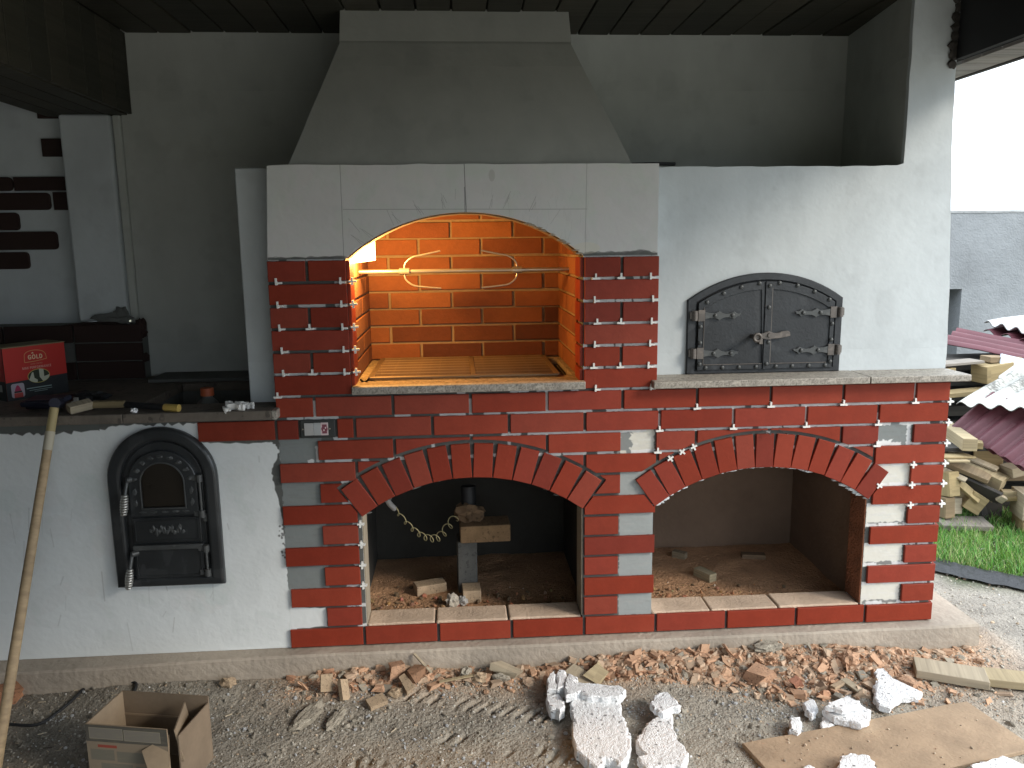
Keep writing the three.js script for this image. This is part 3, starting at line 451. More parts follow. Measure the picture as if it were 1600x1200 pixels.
{ // niches
  const nl = part('left_niche', fp), nr = part('right_niche', fp);
  const shell = (x0, x1, y0, y1, zb) => merge(box(x0 - 0.06, x0, y0 - 0.05, y1, zb - 0.05, -0.1225), box(x1, x1 + 0.06, y0 - 0.05, y1, zb - 0.05, -0.1225), box(x0, x1, y0, y1, zb - 0.05, zb), box(x0, x1, y1, y1 + 0.05, zb - 0.05, -0.1225));
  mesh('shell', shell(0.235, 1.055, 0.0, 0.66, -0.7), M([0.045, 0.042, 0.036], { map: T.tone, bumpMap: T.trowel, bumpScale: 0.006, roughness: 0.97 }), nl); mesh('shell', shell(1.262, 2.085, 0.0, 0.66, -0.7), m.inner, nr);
  const floor = (x0, x1) => { const n = 40, g = new THREE.PlaneGeometry(x1 - x0, 0.6, n, n); g.rotateX(-Math.PI / 2); g.translate((x0 + x1) / 2, 0.028, -0.41); const p = g.attributes.position; for (let i = 0; i < p.count; i++) p.setY(i, 0.028 + 0.016 * fbm(p.getX(i) * 9, p.getZ(i) * 9 + 30, 512, 501, 4)); const q = triUV(g); q.computeVertexNormals(); return q; };
  const fl = M([0.55, 0.32, 0.18], { map: again(T.dirt, 2), bumpMap: again(T.dirtB, 2), bumpScale: 0.014, roughness: 0.97 });
  mesh('floor', floor(0.235, 1.055), fl, nl); mesh('floor', floor(1.262, 2.085), fl, nr);
  mesh('jamb', merge(box(0.2635, 0.2675, 0.07, 0.47, -0.12, -0.0145)), m.jamb, nl); mesh('jamb', box(1.0265, 1.0305, 0.07, 0.47, -0.12, -0.0145), m.jamb, nl);
  mesh('jamb', box(2.056, 2.0605, 0.07, 0.47, -0.12, -0.0145), M([0.3, 0.12, 0.06], { map: again(T.conc, 3), roughness: 0.95, bumpMap: again(T.fine, 3), bumpScale: 0.01 }), nr);
  const led = (a, b, par, seed) => { const g = new RoundedBoxGeometry(b - a, 0.052, 0.112, 2, 0.006), q = triUV(g), p = q.attributes.position; for (let i = 0; i < p.count; i++) p.setY(i, p.getY(i) + 0.004 * (fbm(p.getX(i) * 20 + 50, p.getZ(i) * 20 + 50 + seed, 512, 503, 2) - 0.5)); q.computeVertexNormals(); const o = mesh('brick', q, m.chamotte, par); o.position.set((a + b) / 2, 0.044 + (R() - 0.5) * 0.003, -0.07); o.rotation.y = (R() - 0.5) * 0.015; };
  led(0.266, 0.502, nl, 1); led(0.508, 0.762, nl, 2); led(0.768, 1.026, nl, 3);
  led(1.286, 1.498, nr, 4); led(1.502, 1.75, nr, 5); led(1.755, 2.056, nr, 6);
  // crumbly plaster lip under the arch heads
  for (const [A, n, par] of [[AR.right, 44, nr], [AR.left, 12, nl]]) for (let i = 0; i < n; i++) { const t = Math.PI / 2 + A.a * (1 - 2 * R()); mesh('plaster_crumb', lump(A.cx + (A.r - 0.003) * Math.cos(t), A.cy + (A.r - 0.003) * Math.sin(t), -0.014, 0.012 + 0.014 * R(), n > 20 ? 0.0055 : 0.003, 0.01, i, 1), n > 20 ? m.white : m.mortar, par); }
}
{ // ledge of the bread oven
  const t = part('oven_ledge', fp);
  mesh('slab', box(1.262, 2.015, 0.8985, 0.923, -0.16, 0.042, 0.004), m.granite, t); mesh('slab', box(2.017, 2.378, 0.8985, 0.9225, -0.16, 0.042, 0.004), m.granite, t);
}
{ // oven door: two riveted iron leaves in an arched frame
  const d = part('oven_door', fp); d.position.set(0, 0, -0.105);
  const out = [[1.411, 0.924], [1.971, 0.924], [1.969, 1.188]], A = arcOf(1.69, 1.186, 0.279, 0.091);
  const arch = (x0, x1, y0, A2, n = 20) => { const o = [[x0, y0], [x1, y0]]; for (let i = 0; i <= n; i++) { const x = lerp(x1, x0, i / n); o.push([x, A2.cy + Math.sqrt(A2.r * A2.r - (x - A2.cx) ** 2)]); } return o; };
  const fr = poly(arch(1.411, 1.969, 0.9235, A)); const Ai = { ...A, r: A.r - 0.026 }; fr.holes.push(poly(arch(1.443, 1.942, 0.94, Ai).reverse()));
  mesh('frame', extr(fr, -0.01, 0.012, 0.003), m.iron, d);
  const Al = { ...A, r: A.r - 0.03 };
  mesh('backplate', extr(poly(arch(1.43, 1.955, 0.93, Ai)), -0.008, 0.002), m.black, d);
  for (const [a, b] of [[1.448, 1.683], [1.687, 1.937]]) {
    mesh('door_leaf', extr(poly(arch(a, b, 0.938, Al)), 0.003, 0.014, 0.0015), m.iron, d);
    const rim = poly(arch(a, b, 0.938, Al)); const Ar = { ...A, r: A.r - 0.058 }; rim.holes.push(poly(arch(a === 1.448 ? 1.467 : 1.709, a === 1.448 ? 1.6825 : 1.922, 0.9565, Ar).reverse()));
    mesh('rim_strip', extr(rim, 0.0142, 0.0182, 0.0012), m.iron, d);
  }
  mesh('cover_strip', box(1.684, 1.708, 0.9385, 1.247, 0.0185, 0.022, 0.001), m.iron, d);
  mesh('strip_edge', merge(box(1.7082, 1.7105, 0.957, 1.225, 0.0145, 0.0205), box(1.468, 1.68, 0.9568, 0.9588, 0.0145, 0.0205), box(1.711, 1.915, 0.9568, 0.9588, 0.0145, 0.0205), box(1.467, 1.469, 0.96, 1.16, 0.0145, 0.0205)), m.latchIron, d);
  const rv = new THREE.SphereGeometry(0.0078, 10, 6, 0, Math.PI * 2, 0, Math.PI / 2); rv.rotateX(Math.PI / 2); rv.scale(1, 1, 0.75);
  const rivets = [[1.477, 1.178], [1.535, 1.208], [1.597, 1.229], [1.661, 1.241], [1.456, 1.093], [1.456, 1.036], [1.456, 0.96], [1.478, 0.947], [1.538, 0.947], [1.598, 0.947], [1.66, 0.947], [1.697, 1.232], [1.733, 1.241], [1.798, 1.231], [1.86, 1.209], [1.916, 1.18], [1.93, 1.095], [1.93, 1.038], [1.93, 0.96], [1.697, 1.157], [1.7, 1.034], [1.696, 0.957], [1.732, 0.947], [1.791, 0.947], [1.852, 0.947], [1.912, 0.947]];
  for (const [x, y] of rivets) { const o = mesh('rivet', rv, m.ironEdge, d); o.position.set(x, y, x > 1.683 && x < 1.709 ? 0.022 : 0.0182); }
  const strap = (s) => { const S = new THREE.Shape(); S.moveTo(0, -0.013); S.lineTo(0, 0.013); S.bezierCurveTo(0.02, 0.008, 0.04, 0.004, 0.05, 0.016); S.bezierCurveTo(0.062, 0.004, 0.085, 0.0, 0.104, 0.013); S.bezierCurveTo(0.112, 0.008, 0.11, 0.003, 0.128, 0.006); S.lineTo(0.122, -0.004); S.bezierCurveTo(0.112, -0.003, 0.112, -0.008, 0.106, -0.014); S.bezierCurveTo(0.085, -0.004, 0.062, -0.006, 0.052, -0.018); S.bezierCurveTo(0.04, -0.006, 0.02, -0.008, 0, -0.013); const g = extr(S, 0, 0.004, 0.0008, 8); if (s < 0) { g.rotateY(Math.PI); g.translate(0, 0, 0.004); } return g; };
  for (const [x, y, s] of [[1.47, 1.132, 1], [1.468, 0.999, 1], [1.92, 1.136, -1], [1.918, 1.003, -1]]) {
    const o = mesh('strap', strap(s), m.ironEdge, d); o.position.set(x, y, 0.0184);
    mesh('hinge', merge(box(Math.min(x, x - s * 0.024), Math.max(x, x - s * 0.024), y - 0.02, y + 0.02, 0.0184, 0.0235, 0.001), rod([x - s * 0.036, y - 0.017, 0.022], [x - s * 0.036, y + 0.017, 0.022], 0.0105), box(Math.min(x - s * 0.052, x - s * 0.03), Math.max(x - s * 0.052, x - s * 0.03), y - 0.012, y + 0.014, 0.0125, 0.02, 0.001)), m.latchIron, d);
    for (const k of [0.036, 0.098]) { const q = mesh('rivet', rv, m.ironEdge, d); q.position.set(x + s * k, y - 0.001, 0.0224); }
  }
  { const S = new THREE.Shape(); S.moveTo(1.66, 1.05); S.lineTo(1.66, 1.063); S.bezierCurveTo(1.685, 1.068, 1.69, 1.072, 1.698, 1.075); S.bezierCurveTo(1.71, 1.066, 1.73, 1.064, 1.742, 1.072); S.lineTo(1.765, 1.074); S.quadraticCurveTo(1.776, 1.072, 1.775, 1.056); S.lineTo(1.748, 1.05); S.bezierCurveTo(1.73, 1.046, 1.715, 1.05, 1.7, 1.044); S.closePath(); mesh('latch', merge(extr(S, 0.026, 0.031, 0.001, 8), box(1.664, 1.678, 1.028, 1.062, 0.0185, 0.03, 0.002), rod([1.701, 1.06, 0.02], [1.701, 1.06, 0.036], 0.008)), m.latchIron, d); }
  { const l = new THREE.TorusGeometry(0.0125, 0.005, 8, 20); l.translate(1.644, 1.056, 0.064); mesh('knob', merge(strip(l), rod([1.644, 1.056, 0.014], [1.644, 1.056, 0.062], 0.008)), m.latchIron, d); }
}

// ------------------------------------------------------------------ the stove with its counter at left
const st = thing('masonry_stove', 'low white plastered stove block with stone counter and black cast-iron door at left', 'stove');
{
  const s = poly([[-2.2, -0.004], [-0.0005, -0.004], [-0.0005, 0.829], [-2.2, 0.829]]);
  mesh('plaster_front', extr(s, -0.09, -0.0125), m.facade, st);
  mesh('body', merge(box(-2.2, -0.48, -0.004, 0.829, -0.75, -0.091), box(-0.479, -0.1105, -0.004, 0.6, -0.75, -0.091), box(-0.479, -0.1105, 0.6, 0.829, -0.75, -0.53), box(-0.1, -0.0005, -0.004, 0.829, -0.75, -0.091)), m.mortar, st);
  mesh('countertop', merge(box(-2.2, -0.478, 0.8295, 0.861, -0.748, 0.05, 0.004), box(-0.4775, -0.1105, 0.8295, 0.861, -0.748, -0.528, 0.004), box(-0.4775, -0.005, 0.8295, 0.861, -0.103, 0.05, 0.004)), m.worn, st);
  mesh('counter_end', box(-0.0052, 0.012, 0.8295, 0.8605, -0.0115, 0.049, 0.004), m.granite, st);
  mesh('rear_curb', box(-0.62, -0.1105, 0.8615, 0.876, -0.7485, -0.56, 0.004), m.mortar, st);
  const d = part('stove_door', st); d.position.z = -0.012;
  const cx = -0.383, A = (hw, ys, y0) => [[cx - hw + (ys > 1 ? 0 : 0), y0], [cx + hw, y0], ...arcPts(cx, ys, hw, 0, Math.PI, 26)];
  const ring = (ho, hi, ys, yo, yi, z0, z1, bev, mat, name) => { const S = poly(A(ho, ys, yo)); S.holes.push(poly(A(hi, ys, yi).reverse())); mesh(name, extr(S, z0, z1, bev, 8, 3), mat, d); };
  const YS = 0.628;
  mesh('back_plate', extr(poly(A(0.165, YS, 0.265)), 0.0, 0.009), m.castIron, d);
  ring(0.178, 0.135, YS, 0.254, 0.285, 0, 0.032, 0.0105, m.castIron, 'frame'); ring(0.128, 0.112, YS, 0.29, 0.295, 0.006, 0.016, 0.003, m.castIron, 'inner_frame');
  // upper fire door with glass
  ring(0.112, 0.071, 0.617, 0.505, 0.532, 0.012, 0.029, 0.004, m.castIron, 'fire_door'); ring(0.0735, 0.069, 0.617, 0.529, 0.5335, 0.0292, 0.0325, 0.001, m.castWorn, 'window_rim');
  mesh('window_glass', extr(poly(A(0.0705, 0.617, 0.533)), 0.014, 0.02), m.sooty, d);
  mesh('ornament', merge([...Array(9)].map((_, i) => { const t = Math.PI * (i + 0.5) / 9; return lump(cx + 0.092 * Math.cos(t), 0.617 + 0.092 * Math.sin(t), 0.029, 0.011, 0.007, 0.004, i, 1); }), [...Array(5)].map((_, i) => lump(cx - 0.07 + i * 0.035, 0.519, 0.029, 0.012, 0.004, 0.003, i + 20, 1)), [0.55, 0.59].flatMap((y) => [lump(cx - 0.092, y, 0.029, 0.007, 0.012, 0.003, 40 + y * 10, 1), lump(cx + 0.092, y, 0.029, 0.007, 0.012, 0.003, 44 + y * 10, 1)])), m.castWorn, d);
  const panel = (x0, x1, y0, y1, z, name) => { mesh(name, merge(box(x0, x1, y0, y1, 0.009, z, 0.003), box(x0 + 0.008, x1 - 0.008, y0 + 0.008, y0 + 0.0105, z, z + 0.003), box(x0 + 0.008, x1 - 0.008, y1 - 0.0105, y1 - 0.008, z, z + 0.003), box(x0 + 0.008, x0 + 0.0105, y0 + 0.0108, y1 - 0.0108, z, z + 0.003), box(x1 - 0.0105, x1 - 0.008, y0 + 0.0108, y1 - 0.0108, z, z + 0.003)), m.castIron, d); };
  panel(-0.495, -0.27, 0.408, 0.497, 0.024, 'crest_panel'); panel(-0.497, -0.268, 0.284, 0.402, 0.026, 'ash_door');
  mesh('shelf_lip', box(-0.497, -0.268, 0.386, 0.4035, 0.0265, 0.034, 0.003), m.castWorn, d);
  mesh('crest', merge([...Array(13)].map((_, i) => lump(cx - 0.052 + i * 0.0087, 0.452 + 0.007 * Math.sin(i * 1.9), 0.025, 0.006, 0.008 + 0.003 * (i % 3), 0.003, i + 60, 1))), m.castWorn, d);
  const coil = (x, y, dx, dy) => merge([...Array(8)].map((_, i) => { const t = new THREE.TorusGeometry(0.0055 + 0.0045 * Math.sin(Math.PI * (i + 0.8) / 8.5), 0.0045, 6, 14); t.rotateX(Math.PI / 2 - 0.15); t.translate(x + dx * i / 9, y + dy * i / 9, 0.05); return strip(t); }));
  for (const [x0, y0, dx] of [[-0.499, 0.583, -0.011], [-0.506, 0.325, -0.012]]) { const h = mesh('handle', coil(x0, y0, dx, -0.08), m.coil, d); mesh('handle_arm', merge(rod([x0 + 0.006, y0 + 0.055, 0.03], [x0, y0, 0.05], 0.006), rod([x0 + 0.02, y0 + 0.05, 0.02], [x0 + 0.004, y0 + 0.05, 0.036], 0.01)), m.castWorn, d); }
  for (const [y0, y1, x] of [[0.508, 0.632, -0.262], [0.3, 0.386, -0.258]]) { mesh('hinge', merge(rod([x, y0 - 0.012, 0.03], [x, y0 + 0.012, 0.03], 0.011), rod([x, y1 - 0.012, 0.03], [x, y1 + 0.012, 0.03], 0.011), rod([x, y0, 0.03], [x, y1, 0.03], 0.0045), box(x - 0.026, x, y0 - 0.009, y0 + 0.009, 0.018, 0.031, 0.002), box(x - 0.026, x, y1 - 0.009, y1 + 0.009, 0.018, 0.031, 0.002), box(x, x + 0.018, y0 - 0.03, y0 - 0.004, 0.012, 0.026, 0.003)), m.castWorn, d); }
}
// ------------------------------------------------------------------ fire box fittings: lamp, grill, spit
{
  const L = thing('work_lamp', 'glowing warm lamp tucked into the top left corner of the fire opening', 'lamp', [0.292, 1.362, -0.16]);
  const glow = new THREE.MeshStandardMaterial({ color: 0x000000, emissive: lin(1, 0.62, 0.22), emissiveIntensity: 5, roughness: 1 });
  const g = extr(poly([[-0.034, -0.034], [0.036, -0.026], [0.036, 0.038], [-0.034, 0.038]]), -0.045, 0.03, 0.004);
  mesh('lamp_diffuser', g, glow, L);
  mesh('lamp_bracket', merge(box(-0.034, -0.02, -0.02, 0.03, -0.07, -0.0455, 0.002), box(-0.03, 0.03, 0.0385, 0.046, -0.07, 0.028, 0.002)), m.black, L);
  const p = new THREE.PointLight(new THREE.Color().setRGB(1, 0.5, 0.13), LAMP, 0, 2); p.position.set(0.301, 1.362, -0.165); p.shadow.radius = 1.6; p.castShadow = true; scene.add(p);
}
{
  const g = thing('grill_grate', 'rusty steel grill grate lying across the fire pit under the lamp', 'grate', [0, 0.93, 0]);
  const x0 = 0.302, x1 = 0.955, z0 = -0.585, z1 = -0.112;
  mesh('end_bar', rod([x0, 0.002, z0], [x1, 0.002, z0], 0.006), m.grate, g); mesh('end_bar', rod([x0, 0.002, z1], [x1, 0.002, z1], 0.006), m.grate, g);
  mesh('side_bar', box(x0 - 0.008, x0 + 0.012, 0, 0.007, z0, z1, 0.001), m.grate, g); mesh('side_bar', box(x1 - 0.012, x1 + 0.008, 0, 0.007, z0, z1, 0.001), m.grate, g); mesh('cross_bar', box(0.652, 0.668, -0.001, 0.009, z0 + 0.006, z1 - 0.006, 0.001), m.grate, g);
  const r = rod([x0, 0.005, 0], [x1, 0.005, 0], 0.0021, 0.0021, 8); for (let k = 1; k < 29; k++) { const o = mesh('rod', r, k % 4 ? m.rust : m.grate, g); o.position.z = lerp(z0, z1, k / 29); }
  mesh('end_hook', tube([[x0 - 0.004, 0.003, z1 + 0.03], [x0 - 0.02, -0.008, z1 + 0.012], [x0 - 0.03, 0.004, z1 + 0.03]], 0.004, 10, 6), m.black, g);
}
{
  const s = thing('roasting_spit', 'horizontal steel roasting spit with two forked prongs across the fire opening', 'spit', [0, 1.293, -0.3]);
  mesh('spit_rod', rod([0.256, 0, 0], [1.024, 0, 0], 0.0075), m.steel, s);
  for (const [x, d] of [[0.42, 1], [0.831, -1]]) {
    const f = part('meat_fork', s); mesh('collar', rod([x - 0.018, 0, 0], [x + 0.018, 0, 0], 0.0125), m.steel, f);
    for (const q of [1, -1]) mesh('prong', tube([[x, 0.008 * q, 0], [x + d * 0.004, 0.028 * q, 0], [x + d * 0.03, 0.05 * q, 0.003], [x + d * 0.07, 0.058 * q + 0.001, 0.004], [x + d * 0.132, q > 0 ? 0.072 : -0.063, 0.005]], 0.0034, 20, 7), m.steel, f);
  }
}
// ------------------------------------------------------------------ plastic spacers wedged in the joints
{
  const bar_ = (w, h) => box(-w / 2, w / 2, -h / 2, h / 2, -0.011, 0.0055);
  const geos = { T: merge(bar_(0.026, 0.0065), box(-0.003, 0.003, 0.0033, 0.0165, -0.011, 0.0055)), X: merge(bar_(0.024, 0.006), box(-0.003, 0.003, 0.0031, 0.0125, -0.011, 0.0055), box(-0.003, 0.003, -0.0125, -0.0031, -0.011, 0.0055)), U: merge(box(-0.003, 0.003, -0.006, 0.0165, -0.011, 0.006), box(0.0032, 0.017, -0.003, 0.003, -0.011, 0.004)), P: merge(box(-0.004, 0.02, -0.003, 0.003, -0.006, 0.006), box(0.0033, 0.0093, 0.0032, 0.0125, -0.006, 0.006), box(0.0033, 0.0093, -0.0125, -0.0032, -0.006, 0.006)) };
  const ord = ['first', 'second', 'third', 'fourth', 'fifth', 'sixth', 'seventh', 'eighth', 'ninth', 'tenth', 'eleventh', 'twelfth'];
  const put = (kind, x, y, label, z = 0, turn = 0) => { const o = mesh('tile_spacer', geos[kind], m.plastic, scene); o.position.set(x, y, z); o.rotation.z = turn + (R() - 0.5) * 0.16; tag(o, label, 'tile spacer', 'white spacers between the brick tiles'); };
  const J = (k) => 0.0 + k * 0.075 - 0.005;
  for (let r = 17; r >= 12; r--) {
    const w = ord[17 - r];
    put(r === 12 ? 'T' : 'U', r === 12 ? 0.008 : 0.029 + rnd(-0.003, 0.003), J(r), `white spacer near the outer edge of the ${w} joint down in the left pier`);
    if (r > 12) { put('U', 0.231, J(r), `white spacer near the fire-side edge of the ${w} joint down in the left pier`); put('P', 0.262, J(r) + 0.003, `white spacer on the inner corner at the ${w} joint down in the left pier`, -0.006); }
    put(r % 2 ? 'T' : 'U', 1.066 + rnd(-0.008, 0.01), J(r), `white spacer near the fire-side edge of the ${w} joint down in the right pier`);
    put('U', 1.258 + rnd(-0.008, 0.008), J(r), `white spacer near the outer edge of the ${w} joint down in the right pier`);
    if (r % 2 && r > 12) { put('T', 1.155, J(r), `white spacer under the split tile at the ${w} joint down in the right pier`); if (r < 17) put('T', 0.125, J(r), `white spacer under the split tile at the ${w} joint down in the left pier`); }
  }
  [1.425, 1.685, 1.945, 2.205].forEach((x, i) => put('T', x, J(11), `spacer under the ${ord[i]} upright joint in the top tile row below the oven ledge`));
  [1.295, 1.555, 1.815, 2.075].forEach((x, i) => put('T', x, J(10), `spacer under the ${ord[i]} upright joint in the second tile row below the oven ledge`));
  [1.29, 2.075].forEach((x, i) => put('T', x, J(9) - 0.002, `white plastic spacer at the ${i ? 'right' : 'left'} shoulder of the right niche arch, third row`));
  for (let k = 11; k >= 6; k--) put('P', 2.327, J(k), `white spacer sticking out at the wall's right end, ${ord[11 - k]} joint down`, -0.004);
  for (let k = 8; k >= 6; k--) put('X', 2.215, J(k), `white cross spacer near the wall's right end, ${ord[8 - k]} one below the grey patch`);
  [[1.335, 0.645, 0.7], [1.376, 0.668, 0.9], [1.417, 0.684, 0.5], [2.095, 0.522, -0.7]].forEach(([x, y, t], i) => put('X', x, y, `white spacer stuck on the outer edge of the right arch, ${ord[i]} from left`, -0.001, t));
  for (const [k, i] of [[5, 0], [4, 1], [3, 2], [2, 3]]) put('P', 0.252, J(k + 1), `small white spacer at the left niche's left jamb, ${ord[i]} joint from the top`, -0.004);
  [1.655, 1.715].forEach((x, i) => solo('steel_nail', merge(rod([0, 0, 0], [0.026, -0.012, 0.022], 0.0018, 0.0018, 8), rod([0.026, -0.012, 0.022], [0.0275, -0.0127, 0.0233], 0.004, 0.004, 8)), m.latchIron, `small ${i ? 'right' : 'left'} nail sticking out above the crown of the right arch`, 'nail', null, [x, 0.738, -0.004]));
  // loose heap on the counter
  const h = thing('spacer_heap', 'small heap of loose white tile spacers on the left counter edge', 'tile spacers', [-0.115, 0.8612, 0.012]);
  for (let i = 0; i < 17; i++) { const o = mesh('spacer', geos[i % 2 ? 'T' : 'X'], m.plastic, h); o.position.set(rnd(-0.05, 0.055), 0.006 + 0.006 * (i % 3), rnd(-0.035, 0.03)); o.rotation.set(-Math.PI / 2 + rnd(-0.5, 0.5), 0, rnd(0, 6)); }
}
// ------------------------------------------------------------------ socket in the tile row
{
  const s = thing('wall_socket', 'small switch box with pale cover and red-printed sticker in the tile row', 'socket', [0.131, 0.784, -0.011]);
  const st_ = canvasTex(128, 160, (g, w, h) => { g.fillStyle = css(0.62, 0.5, 0.52); g.fillRect(0, 0, w, h); g.fillStyle = css(0.2, 0.05, 0.075); g.fillRect(22, 22, 84, 116); g.beginPath(); g.ellipse(64, 80, 56, 40, 0, 0, 7); g.fill(); g.fillStyle = css(0.75, 0.65, 0.65); g.beginPath(); g.arc(84, 66, 12, 0, 7); g.arc(54, 96, 12, 0, 7); g.fill(); });
  mesh('frame', box(-0.056, 0.06, -0.031, 0.031, 0, 0.012, 0.003), M([0.03, 0.034, 0.034], { roughness: 0.5 }), s);
  mesh('cover', box(-0.042, -0.012, -0.021, 0.021, 0.0121, 0.0165, 0.0015), M([0.42, 0.42, 0.42], { roughness: 0.5 }), s); mesh('cover', box(-0.0115, 0.012, -0.0215, 0.0215, 0.0121, 0.0155, 0.0015), M([0.4, 0.42, 0.43], { roughness: 0.5 }), s);
  const pg = new THREE.PlaneGeometry(0.024, 0.043); pg.translate(0.0245, 0, 0.0145); mesh('sticker', pg, new THREE.MeshStandardMaterial({ map: st_, roughness: 0.6 }), s); mesh('cover', box(0.0125, 0.0365, -0.0215, 0.0215, 0.0121, 0.014), m.plastic, s);
  for (const x of [-0.047, 0.042]) { const o = mesh('screw', rod([0, 0, 0.012], [0, 0, 0.0145], 0.0024), m.steel, s); o.position.x = x; }
}
// ------------------------------------------------------------------ inside the niches
{
  const b = solo('hollow_block', merge(box(-0.038, 0.038, 0, 0.215, -0.05, 0.05, 0.004)), M([0.13, 0.13, 0.125], { map: again(T.conc, 3), roughness: 0.95 }), 'grey upright concrete block inside the left arched niche', 'block', null, [0.623, 0.035, -0.36]); b.rotation.y = 0.05;
  solo('fire_brick', box(-0.097, 0.097, 0, 0.068, -0.055, 0.055, 0.004), M([0.3, 0.19, 0.1], { map: again(T.conc, 3), roughness: 0.95 }), 'tan brick balanced crosswise on the upright grey block in the left niche', 'brick', null, [0.695, 0.2505, -0.345]).rotation.y = 0.03;
  const j = thing('junction_block', 'tan block with a round dark pipe end above the balanced brick in the left niche', 'block', [0.635, 0.319, -0.36]);
  mesh('base', lump(0, 0.03, 0, 0.055, 0.036, 0.05, 4), M([0.22, 0.14, 0.08], { map: again(T.conc, 3), roughness: 0.95 }), j); mesh('pipe', rod([0, 0.04, -0.02], [0, 0.13, -0.03], 0.03), m.black, j);
  const P = [[0.335, 0.535, -0.1], [0.338, 0.5, -0.13], [0.345, 0.46, -0.17], [0.36, 0.43, -0.2]]; const c = [];
  for (let i = 0; i <= 150; i++) { const t = i / 150, x = lerp(0.36, 0.585, t), y = 0.43 - 0.19 * Math.sin(Math.min(1, t * 1.16) * 1.75) + 0.07 * t * t + (t > 0.7 ? 0.03 * (t - 0.7) / 0.3 : 0), z = lerp(-0.2, -0.34, t), a = t * 9.5 * Math.PI * 2, r = 0.012 + 0.008 * t; c.push([x + r * 0.7 * Math.sin(a) + 0.0, y + r * Math.cos(a), z + r * 0.8 * Math.sin(a + 0.6)]); }
  const cb = thing('coiled_cable', 'thin coiled yellowish cable hanging from a grey conduit in the left niche', 'cable');
  mesh('conduit', tube(P, 0.0105, 20, 8), M([0.3, 0.3, 0.3], { roughness: 0.7 }), cb); mesh('coil', tube(c, 0.0019, 420, 6), M([0.42, 0.37, 0.2], { roughness: 0.6 }), cb);
  solo('brick_offcut', box(-0.06, 0.06, 0, 0.04, -0.03, 0.03, 0.003), m.tan, 'flat tan brick offcut on the dusty floor left of the grey block', 'brick piece', null, [0.475, 0.036, -0.34]).rotation.y = 0.3;
  solo('brick_offcut', box(-0.035, 0.035, 0, 0.05, -0.04, 0.04, 0.003), m.tan, 'tan brick end standing right in front of the upright grey block', 'brick piece', null, [0.637, 0.035, -0.26]).rotation.y = 0.05;
  solo('mortar_lump', lump(0, 0.02, 0, 0.024, 0.032, 0.024, 31), M([0.5, 0.46, 0.4], { map: again(T.conc, 4) }), 'pale pointed mortar lump left of the tan brick end in the left niche', 'mortar lump', null, [0.563, 0.035, -0.2]);
  solo('mortar_lump', lump(0, 0.014, 0, 0.02, 0.018, 0.02, 33), M([0.45, 0.45, 0.45], { map: again(T.conc, 4) }), 'round greyish mortar lump touching the tan brick end in the left niche', 'mortar lump', null, [0.603, 0.035, -0.215]);
  solo('wood_block', box(-0.02, 0.02, 0, 0.034, -0.045, 0.045, 0.002), M([0.33, 0.29, 0.2], { map: again(T.wood, 3) }), 'small grey wooden block near the front of the right niche floor', 'wood block', null, [1.588, 0.036, -0.36]).rotation.y = 0.5;
  solo('wood_block', box(-0.016, 0.016, 0, 0.03, -0.03, 0.03, 0.002), M([0.24, 0.2, 0.14], { map: again(T.wood, 3) }), 'small brown wooden block deeper in the left half of the right niche', 'wood block', null, [1.545, 0.036, -0.58]).rotation.y = 0.9;
  solo('wood_block', box(-0.05, 0.05, 0, 0.02, -0.02, 0.02, 0.002), M([0.2, 0.14, 0.09], { map: again(T.wood, 3) }), 'dim thin offcut at the middle back of the right niche', 'wood block', null, [1.86, 0.036, -0.55]).rotation.y = -0.2;
  const deb = new THREE.InstancedMesh(merge(lump(0, 0, 0, 1, 0.6, 0.8, 2, 1)), m.tan, 420); deb.name = 'niche_debris'; const Q = new THREE.Matrix4(), q = new THREE.Quaternion(), e = new THREE.Euler();
  for (let i = 0; i < 420; i++) { const left = i < 260, x = left ? rnd(0.25, 1.0) : 1.27 + 0.75 * R() * R(), z = -0.135 - (left ? 0.3 : 0.28) * R() * R(), s = 0.0025 + 0.011 * Math.pow(R(), 3); Q.compose(new THREE.Vector3(x, 0.038 + s * 0.3, z), q.setFromEuler(e.set(R() * 6, R() * 6, R() * 6)), new THREE.Vector3(s, s, s)); deb.setMatrixAt(i, Q); const v = R(); deb.setColorAt(i, v < 0.3 ? lin(0.35, 0.32, 0.28) : v < 0.36 ? lin(1.6, 1.8, 2.2) : lin(0.6 + R() * 0.5, 0.45 + R() * 0.3, 0.4 + R() * 0.2)); }
  deb.castShadow = deb.receiveShadow = true; deb.userData.kind = 'stuff'; tag(deb, 'small crumbs and chips scattered on the niche floors', 'debris'); scene.add(deb);
}
